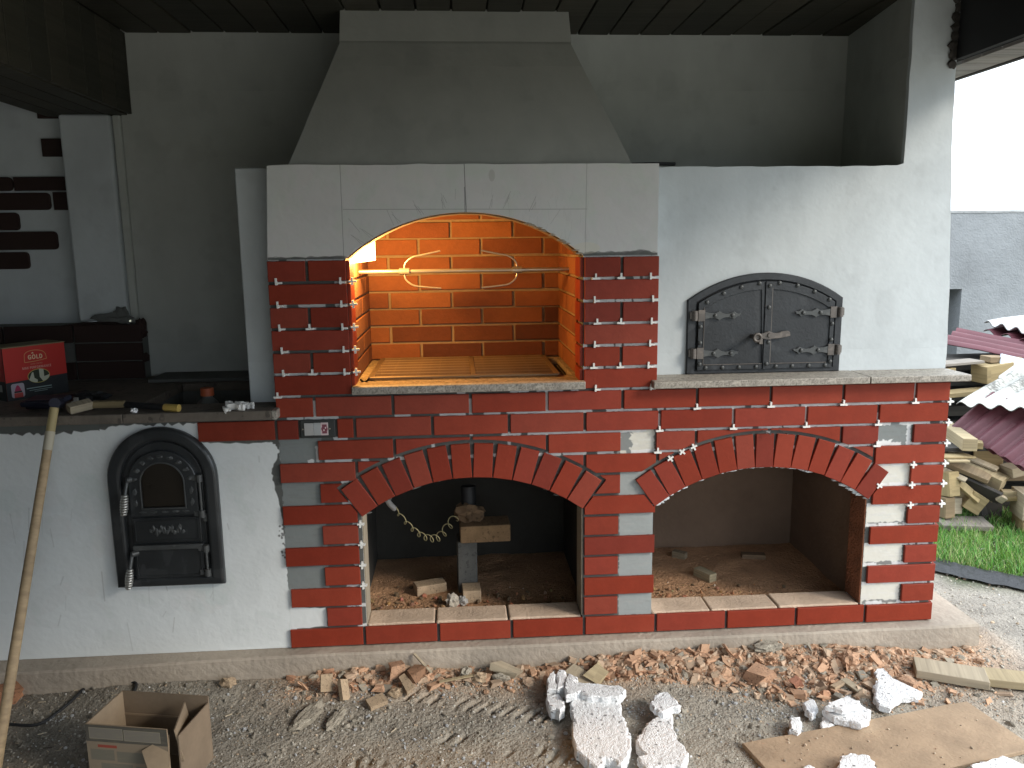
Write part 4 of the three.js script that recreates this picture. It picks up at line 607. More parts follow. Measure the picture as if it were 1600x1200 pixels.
// ------------------------------------------------------------------ things on the left counter
{
  const bx = thing('glove_box', 'red and black printed carton lettered GOLD on the left counter', 'carton', [-0.9625, 0.8612, -0.35]); bx.rotation.y = 0.97;
  const front = canvasTex(512, 384, (g, w, h) => {
    g.fillStyle = css(0.5, 0.024, 0.018); g.fillRect(0, 0, w, h); g.fillStyle = css(0.012, 0.016, 0.02); g.beginPath(); g.moveTo(0, 250); g.lineTo(w, 236); g.lineTo(w, h); g.lineTo(0, h); g.fill();
    g.strokeStyle = css(0.6, 0.3, 0.12); g.lineWidth = 5; g.beginPath(); g.moveTo(166, 116); g.lineTo(170, 62); g.quadraticCurveTo(180, 34, 250, 32); g.quadraticCurveTo(330, 34, 344, 70); g.lineTo(350, 104); g.quadraticCurveTo(260, 118, 166, 116); g.stroke();
    g.fillStyle = css(0.72, 0.62, 0.4); g.font = 'bold 46px sans-serif'; g.textAlign = 'center'; g.fillText('GOLD', 257, 98); g.beginPath(); g.moveTo(226, 56); g.lineTo(238, 44); g.lineTo(250, 56); g.fill();
    g.fillStyle = css(0.55, 0.35, 0.2); g.font = '15px sans-serif'; g.fillText('LATEX COATED', 262, 138); g.fillStyle = css(0.65, 0.35, 0.3); g.font = 'bold 25px sans-serif'; g.fillText('MAX PERFORMANCE', 262, 168);
    g.fillStyle = css(0.02, 0.03, 0.015); g.strokeStyle = css(0.5, 0.42, 0.1); g.lineWidth = 5; g.beginPath(); g.ellipse(270, 226, 90, 50, 0, 0, 7); g.fill(); g.stroke();
    g.save(); g.clip(); g.fillStyle = css(0.5, 0.52, 0.42); g.beginPath(); g.moveTo(216, 196); g.lineTo(228, 196); g.lineTo(232, 238); g.lineTo(258, 256); g.lineTo(252, 280); g.lineTo(180, 262); g.closePath(); g.fill(); g.fillRect(276, 176, 38, 60); g.beginPath(); g.moveTo(276, 236); g.lineTo(314, 236); g.lineTo(360, 226); g.lineTo(350, 262); g.lineTo(300, 270); g.closePath(); g.fill(); g.restore();
    g.fillStyle = css(0.4, 0.36, 0.42); g.beginPath(); g.roundRect(36, 262, 106, 104, 18); g.fill(); g.fillStyle = css(0.42, 0.03, 0.1); g.beginPath(); g.moveTo(62, 318); g.quadraticCurveTo(88, 232, 116, 318); g.closePath(); g.fill(); g.fillStyle = css(0.03, 0.02, 0.02); g.fillRect(58, 318, 62, 12); g.fillStyle = css(0.45, 0.06, 0.05); g.fillRect(56, 332, 70, 34);
    g.fillStyle = css(0.25, 0.35, 0.34); g.fillRect(158, 308, 210, 7); g.fillRect(180, 326, 190, 4); g.fillRect(220, 338, 110, 4);
  });
  const side = canvasTex(128, 256, (g, w, h) => { g.fillStyle = css(0.4, 0.02, 0.016); g.fillRect(0, 0, w, h); g.fillStyle = css(0.01, 0.012, 0.014); g.fillRect(0, 160, w, h); g.fillStyle = css(0.3, 0.33, 0.32); g.fillRect(24, 180, 44, 60); g.fillRect(84, 178, 20, 34); });
  const W = 0.22, H = 0.186, D = 0.12;
  mesh('carton', box(-W / 2, W / 2, 0, H, -D / 2, D / 2 - 0.002), M([0.1, 0.04, 0.03]), bx);
  const fp_ = new THREE.PlaneGeometry(W, H); fp_.translate(0, H / 2, D / 2); mesh('printed_front', fp_, new THREE.MeshStandardMaterial({ map: front, roughness: 0.55 }), bx);
  const sp = new THREE.PlaneGeometry(D - 0.004, H); sp.rotateY(-Math.PI / 2); sp.translate(-W / 2 - 0.002, H / 2, 0); mesh('printed_side', sp, new THREE.MeshStandardMaterial({ map: side, roughness: 0.55 }), bx);
  mesh('lid', box(-W / 2 - 0.001, W / 2 + 0.002, H + 0.0005, H + 0.004, -D / 2, D / 2 + 0.001), M([0.3, 0.25, 0.14], { map: again(T.tone, 3), roughness: 0.8 }), bx);

  const pole = thing('long_handled_hoe', 'long pale wooden handle leaning on the left counter, dark head on top', 'tool');
  const A = [-0.677, 0.9, 0.06], B = [-0.752, -0.098, 0.475];
  const at = (t) => A.map((v, k) => lerp(v, B[k], t));
  mesh('handle', rod(at(0.135), at(1), 0.0135, 0.0155), m.pole, pole); mesh('handle_top', rod(at(0.01), at(0.08), 0.0135), M([0.42, 0.34, 0.17], { roughness: 0.6 }), pole); mesh('tape_band', rod(at(0.0805), at(0.1345), 0.0145), M([0.5, 0.46, 0.36], { roughness: 0.7 }), pole);
  mesh('head', merge(bar([-0.84, 0.885, -0.1], [-0.7, 0.892, -0.05], 0.075, 0.018, 0.2, 0.005), rod([-0.7, 0.89, -0.02], [-0.676, 0.905, 0.062], 0.017), bar([-0.83, 0.878, -0.075], [-0.73, 0.884, -0.045], 0.03, 0.03, 0, 0.006)), m.navy, pole);
  const t = thing('hammer', 'hammer with pale block head, dark handle and yellow tip on the left counter', 'hammer');
  mesh('head', bar([-0.652, 0.878, 0.03], [-0.6, 0.886, -0.02], 0.034, 0.028, 0.3, 0.004), M([0.42, 0.37, 0.28], { map: again(T.wood, 3), roughness: 0.8 }), t);
  mesh('neck', bar([-0.598, 0.883, -0.016], [-0.495, 0.88, -0.03], 0.022, 0.024, 0.1, 0.006), M([0.25, 0.2, 0.11], { map: again(T.wood, 3) }), t); mesh('grip', rod([-0.496, 0.878, -0.029], [-0.352, 0.874, 0.018], 0.0105), m.black, t); mesh('tip', rod([-0.352, 0.874, 0.018], [-0.302, 0.873, 0.034], 0.0125), M([0.5, 0.36, 0.1], { roughness: 0.5 }), t);
  const c = thing('plastic_bottle', 'plastic bottle with orange cap standing in the dark counter opening', 'bottle', [-0.3, 0.69, -0.26]);
  mesh('bottle_body', strip(new THREE.LatheGeometry([[0, 0], [0.038, 0.001], [0.042, 0.01], [0.042, 0.11], [0.036, 0.145], [0.018, 0.163], [0.0165, 0.17]].map((p) => new THREE.Vector2(...p)), 22)), M([0.16, 0.17, 0.16], { roughness: 0.35 }), c);
  mesh('cap', rod([0, 0.1705, 0], [0, 0.198, 0], 0.0235, 0.0225, 22), M([0.55, 0.13, 0.05], { roughness: 0.5 }), c);
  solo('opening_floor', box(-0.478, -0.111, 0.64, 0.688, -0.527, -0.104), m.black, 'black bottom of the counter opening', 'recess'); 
  solo('plaster_chip', lump(0, 0.006, 0, 0.012, 0.008, 0.01, 51), m.foam, 'small pale chip on the counter in front of the hammer handle', 'chip', null, [-0.446, 0.862, 0.03]);
  solo('plaster_chip', merge(box(-0.015, 0.015, 0, 0.007, -0.006, 0.006, 0.001), box(-0.008, 0.006, 0.0072, 0.02, -0.004, 0.004, 0.001)), M([0.4, 0.4, 0.37]), 'small grey chip beside the right corner of the red carton', 'chip', null, [-0.712, 0.862, -0.16]);
  solo('dark_rag', lump(0, 0.012, 0, 0.06, 0.02, 0.035, 55), m.black, 'dark crumpled scrap behind the long tool head on the left counter', 'rag', null, [-0.69, 0.862, -0.22]);
}
// ------------------------------------------------------------------ white foam fragments
const foamPiece = (name, label, pts, top, th, group, par) => {
  const r = rng(Math.round(pts[0][0] * 1e4)), P = []; const cx = pts.reduce((s, p) => s + p[0], 0) / pts.length, cz = pts.reduce((s, p) => s + p[1], 0) / pts.length;
  for (let i = 0; i < pts.length; i++) { const a = pts[i], b = pts[(i + 1) % pts.length], n = Math.max(1, Math.round(Math.hypot(b[0] - a[0], b[1] - a[1]) / 0.012)); for (let k = 0; k < n; k++) P.push([lerp(a[0], b[0], k / n) - cx + (k ? (r() - 0.5) * 0.009 : 0), -(lerp(a[1], b[1], k / n) - cz) + (k ? (r() - 0.5) * 0.009 : 0)]); }
  if (THREE.ShapeUtils.area(P.map((p) => new THREE.Vector2(...p))) < 0) P.reverse();
  const g = new THREE.ExtrudeGeometry(poly(P), { depth: th - 0.008, steps: 3, bevelEnabled: true, bevelThickness: 0.004, bevelSize: 0.004, bevelOffset: -0.003, bevelSegments: 1 });
  g.rotateX(-Math.PI / 2); const q = triUV(g), p = q.attributes.position;
  for (let i = 0; i < p.count; i++) { const x = p.getX(i), y = p.getY(i), z = p.getZ(i), k = 0.007 * (fbm(x * 90 + 200, y * 90 + z * 40 + 200, 4096, 61, 2) - 0.5); p.setXYZ(i, x + k, y + 0.006 * (fbm(x * 26 + 200, z * 26 + 200, 4096, 62, 2) - 0.5), z + k); }
  q.computeVertexNormals(); const o = solo(name, q, m.foam, label, 'foam fragment', group, [cx, top - th + 0.004, cz]); return o;
};
{
  const n = 'foam_fragment';
  foamPiece(n, 'largest flat white foam slab with ragged edges, lying on the dirt', [[0.943, 0.298], [0.998, 0.299], [1.078, 0.327], [1.096, 0.339], [1.089, 0.392], [1.092, 0.431], [1.095, 0.469], [1.089, 0.54], [1.068, 0.595], [1.037, 0.641], [1.023, 0.608], [1.001, 0.6], [0.992, 0.627], [0.968, 0.646], [0.948, 0.606], [0.923, 0.566], [0.923, 0.478], [0.936, 0.398]], -0.062, 0.034).rotation.x = 0.03;
  foamPiece(n, 'long white foam fragment lying across the top of the largest slab', [[0.951, 0.186], [0.976, 0.212], [0.97, 0.248], [0.997, 0.254], [1.051, 0.266], [1.104, 0.275], [1.124, 0.305], [1.094, 0.345], [1.037, 0.34], [0.993, 0.329], [0.978, 0.299], [0.956, 0.318], [0.928, 0.323], [0.933, 0.245]], -0.036, 0.03);
  foamPiece(n, 'narrow white foam chunk leftmost beside the rubble, above the grey block', [[0.878, 0.203], [0.905, 0.159], [0.911, 0.183], [0.9, 0.271], [0.872, 0.268]], -0.042, 0.04);
  foamPiece(n, 'narrow white foam chunk squeezed between two others at upper left', [[0.923, 0.153], [0.942, 0.162], [0.941, 0.231], [0.925, 0.259], [0.904, 0.271], [0.912, 0.206]], -0.04, 0.045);
  foamPiece(n, 'chunky greyish-white foam block left of the largest slab', [[0.869, 0.278], [0.906, 0.275], [0.917, 0.295], [0.918, 0.337], [0.898, 0.375], [0.868, 0.339]], -0.058, 0.04);
  foamPiece(n, 'mushroom-shaped white foam cap right of the largest slab', [[1.224, 0.321], [1.256, 0.321], [1.276, 0.395], [1.267, 0.407], [1.251, 0.403], [1.212, 0.429], [1.191, 0.407], [1.189, 0.367]], -0.042, 0.026);
  foamPiece(n, 'tall white foam slab below the mushroom-shaped piece, wide at its base', [[1.222, 0.405], [1.25, 0.395], [1.232, 0.469], [1.23, 0.529], [1.242, 0.577], [1.244, 0.599], [1.218, 0.652], [1.171, 0.655], [1.102, 0.657], [1.093, 0.608], [1.119, 0.599], [1.105, 0.553], [1.115, 0.519], [1.142, 0.473], [1.179, 0.426], [1.214, 0.415]], -0.066, 0.032);
  foamPiece(n, 'white wing-shaped foam fragment with a dark speck near the timber plank', [[2.009, 0.211], [2.044, 0.198], [2.039, 0.264], [2.093, 0.347], [2.063, 0.375], [2.014, 0.37], [1.97, 0.396], [1.939, 0.429], [1.915, 0.413], [1.921, 0.369], [1.968, 0.289]], -0.068, 0.026);
  foamPiece(n, 'flat white foam wedge resting on the edge of the tan board', [[1.737, 0.412], [1.783, 0.431], [1.844, 0.419], [1.865, 0.453], [1.835, 0.498], [1.801, 0.518], [1.762, 0.491], [1.737, 0.476], [1.721, 0.433]], -0.058, 0.026).rotation.z = 0.06;
  foamPiece(n, 'white foam sliver stacked on top of the flat wedge', [[1.735, 0.433], [1.781, 0.416], [1.812, 0.404], [1.817, 0.419], [1.837, 0.435], [1.825, 0.455], [1.761, 0.474], [1.722, 0.453]], -0.034, 0.022);
  foamPiece(n, 'small white foam lump left of the stacked pieces', [[1.683, 0.37], [1.719, 0.355], [1.72, 0.395], [1.682, 0.441], [1.673, 0.412]], -0.07, 0.026);
  foamPiece(n, 'small round white foam lump just above the left end of the tan board', [[1.605, 0.452], [1.638, 0.45], [1.621, 0.502], [1.601, 0.523], [1.582, 0.508]], -0.07, 0.03);
  foamPiece(n, 'small white foam chip tucked under the flat wedge', [[1.7, 0.46], [1.73, 0.432], [1.736, 0.475], [1.715, 0.492], [1.695, 0.488]], -0.082, 0.014);
  foamPiece(n, 'rounded white foam piece lying on the tan board at the bottom edge', [[1.667, 0.657], [1.697, 0.651], [1.74, 0.663], [1.748, 0.692], [1.732, 0.727], [1.632, 0.718]], -0.058, 0.028);
  foamPiece(n, 'large white foam piece at the bottom right corner on the ground', [[2.009, 0.733], [2.117, 0.702], [2.151, 0.746], [2.149, 0.83], [1.985, 0.8]], -0.056, 0.03);
  foamPiece(n, 'tiny white foam bit at the lower left of the tan board', [[1.547, 0.679], [1.57, 0.669], [1.58, 0.682], [1.569, 0.705], [1.536, 0.702]], -0.072, 0.014);
}
// ------------------------------------------------------------------ board, plank, carton, cable on the ground
{
  const A = [1.424, 0.542], u = [0.982, -0.189], v = [0.189, 0.982], B = (a, b) => [A[0] + u[0] * a + v[0] * b, -(A[1] + u[1] * a + v[1] * b)];
  const P = [B(0, 0.27), B(0.81, 0.255)]; for (let k = 0; k <= 10; k++) P.push(B(0.81 - 0.081 * k, 0.004 * (hash(k, 2, 7) - 0.5))); const g = extr(poly(P), -0.0995, -0.0855, 0.002); g.rotateX(-Math.PI / 2);
  solo('tan_board', triUV(g), m.board, 'flat dusty tan board lying on the ground at bottom right', 'board');
  solo('timber_plank', bar([2.158, -0.074, 0.193], [2.36, -0.078, 0.283], 0.1, 0.03, 0, 0.003), m.timber[3], 'pale sawn plank on the ground right of the rubble', 'plank');
  solo('timber_plank', bar([2.363, -0.079, 0.265], [2.78, -0.08, 0.4], 0.085, 0.028, 0, 0.003), m.timber[1], 'shorter pale plank butting against the first at the right edge of the picture', 'plank');
  const c = thing('cardboard_box', 'open cardboard box with faded brick print at bottom left', 'cardboard box', [-0.29, -0.098, 0.515]); c.rotation.y = -0.2;
  const pr = canvasTex(512, 384, (g, w, h) => { g.fillStyle = css(0.25, 0.2, 0.145); g.fillRect(0, 0, w, h); g.fillStyle = css(0.09, 0.085, 0.07); g.fillRect(0, 0, w, 96); g.fillStyle = css(0.2, 0.185, 0.155); g.fillRect(24, 16, 210, 62); g.fillRect(244, 20, 224, 60); g.strokeStyle = css(0.3, 0.27, 0.2); g.lineWidth = 3; g.strokeRect(24, 16, 210, 62); g.strokeRect(244, 20, 224, 60);
    g.fillStyle = css(0.3, 0.06, 0.04); g.fillRect(70, 112, 120, 16); g.fillStyle = css(0.17, 0.16, 0.125); for (const [x, y, a] of [[20, 140, 150], [186, 146, 170], [80, 218, 200], [300, 226, 140], [20, 296, 180], [220, 300, 200]]) g.fillRect(x, y, a, 62); g.fillStyle = css(0.3, 0.24, 0.17); for (let i = 0; i < 300; i++) { g.globalAlpha = 0.08; g.fillRect(Math.floor(hash(i, 1, 3) * w), Math.floor(hash(i, 2, 3) * h), 40, 6); } });
  const W = 0.27, D = 0.17, H = 0.2, t = 0.004;
  mesh('back_panel', box(-W / 2, W / 2, 0, H, -D / 2, -D / 2 + t), m.cardIn, c); mesh('side_panel', box(-W / 2, -W / 2 + t, 0, H, -D / 2 + t + 0.0005, D / 2 - t - 0.0005), m.card, c); mesh('side_panel', box(W / 2 - t, W / 2, 0, H - 0.02, -D / 2 + t + 0.0005, D / 2 - t - 0.0005), m.cardIn, c); mesh('bottom', box(-W / 2 + t, W / 2 - t, 0, t, -D / 2 + t, D / 2 - t), m.cardIn, c);
  mesh('front_panel', box(-W / 2, W / 2 - 0.03, 0, H, D / 2 - t, D / 2), m.card, c); const pf = new THREE.PlaneGeometry(W - 0.03, H); pf.translate(-0.015, H / 2, D / 2 + 0.0012); mesh('print', pf, new THREE.MeshStandardMaterial({ map: pr, roughness: 0.9 }), c);
  mesh('rear_crease', box(-W / 2 + t, W / 2 - t, 0.125, 0.131, -D / 2 + t + 0.0005, -D / 2 + t + 0.002), m.card, c);
  const fl = (pts, mat) => { const s = extr(poly(pts), -0.002, 0.002); return s; };
  const f1 = mesh('flap', fl([[0, 0], [0.15, 0], [0.145, 0.095], [0.0, 0.1]]), m.card, c); f1.rotation.set(-0.15, -Math.PI / 2 + 0.25, 0, 'YXZ'); f1.rotation.y = Math.PI / 2 + 0.35; f1.position.set(W / 2 + 0.004, 0.1, D / 2 - 0.01);
  const f2 = mesh('flap', fl([[0, 0], [0.07, -0.1], [0.1, -0.08], [0.06, 0.05]]), m.card, c); f2.position.set(W / 2 - 0.1, 0.14, D / 2 + 0.012); f2.rotation.set(-0.5, 0.2, -0.1);
  const gc = (x, z) => [x, groundH(x, z) + 0.005, z];
  solo('black_cable', tube([[-1.0, 0.25], [-0.842, 0.244], [-0.746, 0.243], [-0.702, 0.168], [-0.662, 0.045], [-0.585, 0.06], [-0.51, 0.07], [-0.5, 0.12]].map((p) => gc(...p)), 0.005, 60, 7), m.black, 'black cable snaking on the ground behind the cardboard box', 'cable');
}
// ------------------------------------------------------------------ rubble
function shard(seed, a, b, c) { const r = rng(seed), pts = []; let g = new THREE.BoxGeometry(2 * a, 2 * b, 2 * c, 1, 1, 1); g = mergeVertices((g.deleteAttribute('normal'), g.deleteAttribute('uv'), g), 1e-5); const p = g.attributes.position; for (let i = 0; i < p.count; i++) p.setXYZ(i, p.getX(i) * (0.45 + 0.75 * r()), p.getY(i) * (0.6 + 0.5 * r()), p.getZ(i) * (0.45 + 0.75 * r())); const q = triUV(g); q.computeVertexNormals(); return q; }
{
  const put = (name, label, cat, geo, mat, x, z, dy = 0, ry = 0, rx = 0, rz = 0, group) => { const o = solo(name, geo, mat, label, cat, group, [x, groundH(x, z) + dy, z]); o.rotation.set(rx, ry, rz); return o; };
  put('flat_stone', 'flat grey stone lying on the rubble against the plinth', 'stone', lump(0, 0, 0, 0.056, 0.014, 0.034, 71), m.stone, 1.68, 0.075, 0.014, 0.1);
  put('mortar_slab', 'long flat dusty mortar slab tilted in the dirt right of the cardboard box', 'mortar slab', lump(0, 0, 0, 0.028, 0.01, 0.075, 72), m.stone, 0.105, 0.28, 0.014, -0.5, 0.12);
  put('mortar_slab', 'smaller pointed mortar slab next to the long one', 'mortar slab', lump(0, 0, 0, 0.018, 0.009, 0.05, 73), m.stone, 0.195, 0.31, 0.012, -0.4, 0.15);
  put('broken_brick', 'broken orange brick end at far left by the pole', 'brick piece', shard(4, 0.045, 0.03, 0.03), M([0.45, 0.22, 0.12], { map: again(T.conc, 4) }), -0.905, 0.11, 0.022, 0.3);
  put('round_stone', 'round brown stone against the plinth left of the tiles', 'stone', lump(0, 0, 0, 0.026, 0.018, 0.02, 75), m.tan, -0.196, 0.09, 0.014);
  put('wood_splinter', 'fibrous broken wood splinter left of the pair by the foam', 'wood splinter', shard(12, 0.03, 0.012, 0.055), m.timber[3], 1.0, 0.165, 0.022, 0.9, 0.3);
  put('wood_splinter', 'fibrous pale wood piece standing right behind the long foam fragment', 'wood splinter', shard(15, 0.03, 0.016, 0.05), m.timber[1], 1.05, 0.17, 0.026, -0.6, 0.5);
  put('wood_splinter', 'pale forked wood chip against the plinth left of the foam', 'wood splinter', shard(18, 0.055, 0.012, 0.024), m.timber[3], 0.752, 0.1, 0.026, -0.4, 0, -0.2);
  put('mortar_chunk', 'grey knobbly mortar chunk beside the forked wood chip', 'mortar chunk', lump(0, 0, 0, 0.03, 0.014, 0.014, 78), m.stone, 0.725, 0.13, 0.014, -0.3);
  put('tile_offcut', 'square tan tile offcut standing on edge above the mortar slabs', 'tile offcut', box(-0.02, 0.02, -0.028, 0.028, -0.008, 0.008, 0.001), m.tan, 0.142, 0.15, 0.03, 0.3, -0.4);
  put('tile_offcut', 'pair-forming tan tile offcut leaning right of the square one', 'tile offcut', box(-0.017, 0.017, -0.034, 0.034, -0.008, 0.008, 0.001), m.tan, 0.203, 0.18, 0.022, 0.9, -0.9, 0.3);
  put('tile_offcut', 'tan offcut with a dark side facing left, below the rubble heap', 'tile offcut', box(-0.03, 0.03, -0.008, 0.008, -0.022, 0.022, 0.001), m.tan, 0.315, 0.23, 0.012, 0.5, 0.2);
  put('broken_brick', 'reddish cube-like brick piece against the plinth in the left rubble', 'brick piece', shard(25, 0.028, 0.024, 0.024), m.brickDust, 0.372, 0.1, 0.028, 0.3);
  put('broken_brick', 'dark-sided wedge of brick right of the reddish cube', 'brick piece', shard(28, 0.024, 0.02, 0.045), M([0.3, 0.17, 0.1], { map: again(T.conc, 4) }), 0.437, 0.12, 0.026, -0.6);
  put('broken_brick', 'rounded tan brick lump at the front of the left rubble', 'brick piece', lump(0, 0, 0, 0.024, 0.018, 0.02, 82), m.tan, 0.372, 0.185, 0.018);
  put('broken_brick', 'slanted tan brick chip right of the rounded lump', 'brick piece', shard(31, 0.016, 0.014, 0.034), m.tan, 0.41, 0.165, 0.024, 0.5, 0.3);
  put('wooden_stick', 'pale flat wooden stick lying right of the left rubble', 'stick', bar([-0.058, 0, 0.012], [0.058, 0.004, -0.012], 0.012, 0.004), m.timber[1], 0.575, 0.135, 0.018);
  put('wooden_stick', 'pale wooden stick leaning on the rubble against the plinth', 'stick', bar([-0.03, 0.04, -0.03], [0.03, 0, 0.03], 0.009, 0.005), m.timber[3], 0.46, 0.085, 0.02);
  put('round_stone', 'tan rounded stone left of the grey mortar chunk', 'stone', lump(0, 0, 0, 0.026, 0.018, 0.02, 85), m.tan, 0.655, 0.125, 0.02);
  put('round_stone', 'pale stone just left of the tan rounded one', 'stone', lump(0, 0, 0, 0.02, 0.016, 0.018, 86), m.stone, 0.608, 0.1, 0.022);
  put('tile_offcut', 'narrow tan strip offcut below the right rubble near the wing-shaped foam', 'tile offcut', box(-0.014, 0.014, -0.005, 0.005, -0.045, 0.045, 0.001), m.timber[3], 1.897, 0.275, 0.014, 0.25);
  put('tile_offcut', 'short tan strip offcut crossing the top of the narrow one', 'tile offcut', box(-0.03, 0.03, -0.005, 0.005, -0.01, 0.01, 0.001), m.tan, 1.853, 0.262, 0.014, 0.5);
  put('broken_brick', 'thin dark red brick shard standing in the right rubble', 'brick piece', shard(44, 0.016, 0.03, 0.012), M([0.42, 0.19, 0.12], { map: again(T.conc, 4) }), 1.715, 0.25, 0.02, 0.4, 0.3, 0.5);
  put('broken_brick', 'large rounded orange brick lump by the plank end', 'brick piece', lump(0, 0, 0, 0.034, 0.026, 0.028, 88), m.brickDust, 1.945, 0.15, 0.016, 0.4);
  put('broken_brick', 'orange brick piece beneath the right edge of the wing-shaped foam', 'brick piece', shard(49, 0.02, 0.02, 0.034), m.brickDust, 2.085, 0.28, 0.014, 0.4);
  put('broken_brick', 'triangular dusty brick lump in the middle of the right rubble', 'brick piece', shard(52, 0.05, 0.026, 0.04), m.brickDust, 1.61, 0.2, 0.02, 0.5);
  // uncountable rubble
  const Q = new THREE.Matrix4(), q = new THREE.Quaternion(), e = new THREE.Euler(), V = new THREE.Vector3(), S = new THREE.Vector3();
  const scatter = (name, label, cat, geo, mat, n, fn) => { const im = new THREE.InstancedMesh(geo, mat, n); im.name = name; for (let i = 0; i < n; i++) { const o = fn(i); Q.compose(V.set(o.x, groundH(o.x, o.z) + (o.dy ?? 0), o.z), q.setFromEuler(e.set(o.flat ? rnd(-0.35, 0.35) : R() * 6.3, R() * 6.3, o.flat ? rnd(-0.35, 0.35) : R() * 6.3)), S.set(o.s * rnd(0.6, 1.3), o.s * rnd(0.5, 1.1), o.s * rnd(0.6, 1.3))); im.setMatrixAt(i, Q); im.setColorAt(i, o.c); } im.castShadow = im.receiveShadow = true; im.userData.kind = 'stuff'; tag(im, label, cat); scene.add(im); };
  const dens = (x) => (0.25 + 0.75 * sst(0.75, 1.2, x)) * (1 - 0.75 * sst(2.05, 2.4, x));
  const rx = () => { for (;;) { const x = rnd(0.0, 2.45); if (R() < dens(x)) return x; } };
  for (let k = 0; k < 4; k++) scatter('brick_rubble', ['orange broken brick shards strewn along the plinth', 'angular brick crumbs along the plinth', 'dusty brick flakes along the plinth', 'thin brick chips along the plinth'][k], 'rubble', k % 2 ? shard(100 + k, 1, k === 3 ? 0.26 : 0.4, 0.85) : lump(0, 0, 0, 1, 0.5, 0.8, 100 + k, 1), M([1, 1, 1], { map: again(T.conc, 0.05), roughness: 0.95 }), 1500, () => {
    const x = rx(), w = 0.13 + 0.22 * sst(1.2, 1.9, x), z = 0.06 + Math.abs(rnd(-1, 1) * rnd(0.2, 1)) * w, s = 0.002 + 0.02 * Math.pow(R(), k % 2 ? 3 : 4), v = R(), t = rnd(0.75, 1.2);
    return { x, z, s, dy: s * rnd(-0.3, 0.35), flat: R() < 0.72, c: v < 0.55 ? lin(0.64 * t, 0.405 * t, 0.265 * t) : v < 0.86 ? lin(0.64 * t, 0.47 * t, 0.34 * t) : v < 0.9 ? lin(0.52 * t, 0.29 * t, 0.18 * t) : lin(0.44 * t, 0.4 * t, 0.33 * t) };
  });
  const peb = new THREE.IcosahedronGeometry(1, 0);
  scatter('brick_dust', 'fine orange brick crumbs dusting the dirt along the plinth', 'crumbs', strip(peb.clone()), M([1, 1, 1], { roughness: 0.95 }), 16000, () => { const x = rx(), z = 0.055 + Math.abs(rnd(-1, 1) * rnd(0.2, 1)) * (0.16 + 0.26 * sst(1.2, 1.9, x)), s = 0.001 + 0.0032 * Math.pow(R(), 3), t = rnd(0.75, 1.15); return { x, z, s, dy: s * 0.2, c: R() < 0.6 ? lin(0.55 * t, 0.34 * t, 0.21 * t) : lin(0.5 * t, 0.42 * t, 0.33 * t) }; });
  scatter('gravel', 'fine grey gravel and grit covering the dirt', 'gravel', strip(peb), M([1, 1, 1], { roughness: 0.95 }), 26000, () => {
    let x, z; if (R() < 0.85) { x = rnd(-1.05, 2.55); z = rnd(0.06, 0.85); } else { x = rnd(2.45, 3.5); z = rnd(-1.0, 0.7); }
    const s = (0.001 + 0.0042 * Math.pow(R(), 5)) * (x > 2.45 ? 1.7 : 1), t = rnd(0.7, 1.12) * (x < 0 ? 0.75 : 1); const v = R(); return { x, z, s, dy: s * 0.02, c: v < 0.02 ? lin(0.75, 0.75, 0.75) : v < 0.2 ? lin(0.46 * t, 0.36 * t, 0.26 * t) : lin(0.42 * t, 0.4 * t, 0.35 * t) };  // grit at the left darkened too, matching the painted shade
  });
  scatter('brick_shards', 'larger flat brick shards lying on the rubble strip', 'rubble', shard(131, 1, 0.3, 0.7), M([1, 1, 1], { map: again(T.conc, 0.06), roughness: 0.95 }), 150, () => { const x = R() < 0.8 ? rnd(0.95, 2.1) : rnd(0.25, 0.95), z = 0.07 + Math.abs(rnd(-1, 1)) * (0.09 + 0.2 * sst(1.2, 1.8, x)), s = rnd(0.012, 0.034), t = rnd(0.75, 1.15), v = R(); return { x, z, s, dy: s * rnd(0.15, 0.5), flat: R() < 0.6, c: v < 0.65 ? lin(0.64 * t, 0.4 * t, 0.26 * t) : v < 0.9 ? lin(0.63 * t, 0.47 * t, 0.34 * t) : lin(0.42 * t, 0.39 * t, 0.33 * t) }; });
  scatter('board_grit', 'dark crumbs and grit lying on the tan board', 'crumbs', strip(peb.clone()), M([1, 1, 1], { roughness: 0.95 }), 240, () => { const a = R() < 0.6 ? 0.05 + 0.45 * R() * R() + 0.1 * R() : rnd(0.02, 0.79), b = 0.01 + 0.24 * R(), x = 1.424 + 0.982 * a + 0.189 * b, z = 0.542 - 0.189 * a + 0.982 * b, s = 0.0007 + 0.0045 * Math.pow(R(), 7); return { x, z, s, dy: -0.0855 - groundH(x, z) + s * 0.4, c: R() < 0.6 ? lin(0.24, 0.19, 0.14) : lin(0.5, 0.4, 0.3) }; });
  scatter('dirt_clods', 'dusty grey-brown clods of dried dirt on the ground', 'clods', lump(0, 0, 0, 1, 0.6, 0.85, 140, 1), M([1, 1, 1], { map: again(T.conc, 0.05), roughness: 0.97 }), 1500, () => { const x = rnd(-1.05, 2.5), z = rnd(0.08, 0.85), s = 0.002 + 0.011 * Math.pow(R(), 4), t = rnd(0.7, 1.05) * (x < 0 ? 0.75 : 1); return { x, z, s, dy: s * 0.15, c: lin(0.42 * t, 0.385 * t, 0.325 * t) }; });  // left clods carry the same shade in their colour
  const clus = [...Array(46)].map(() => [rnd(-0.95, 1.9), rnd(0.1, 0.72)]);
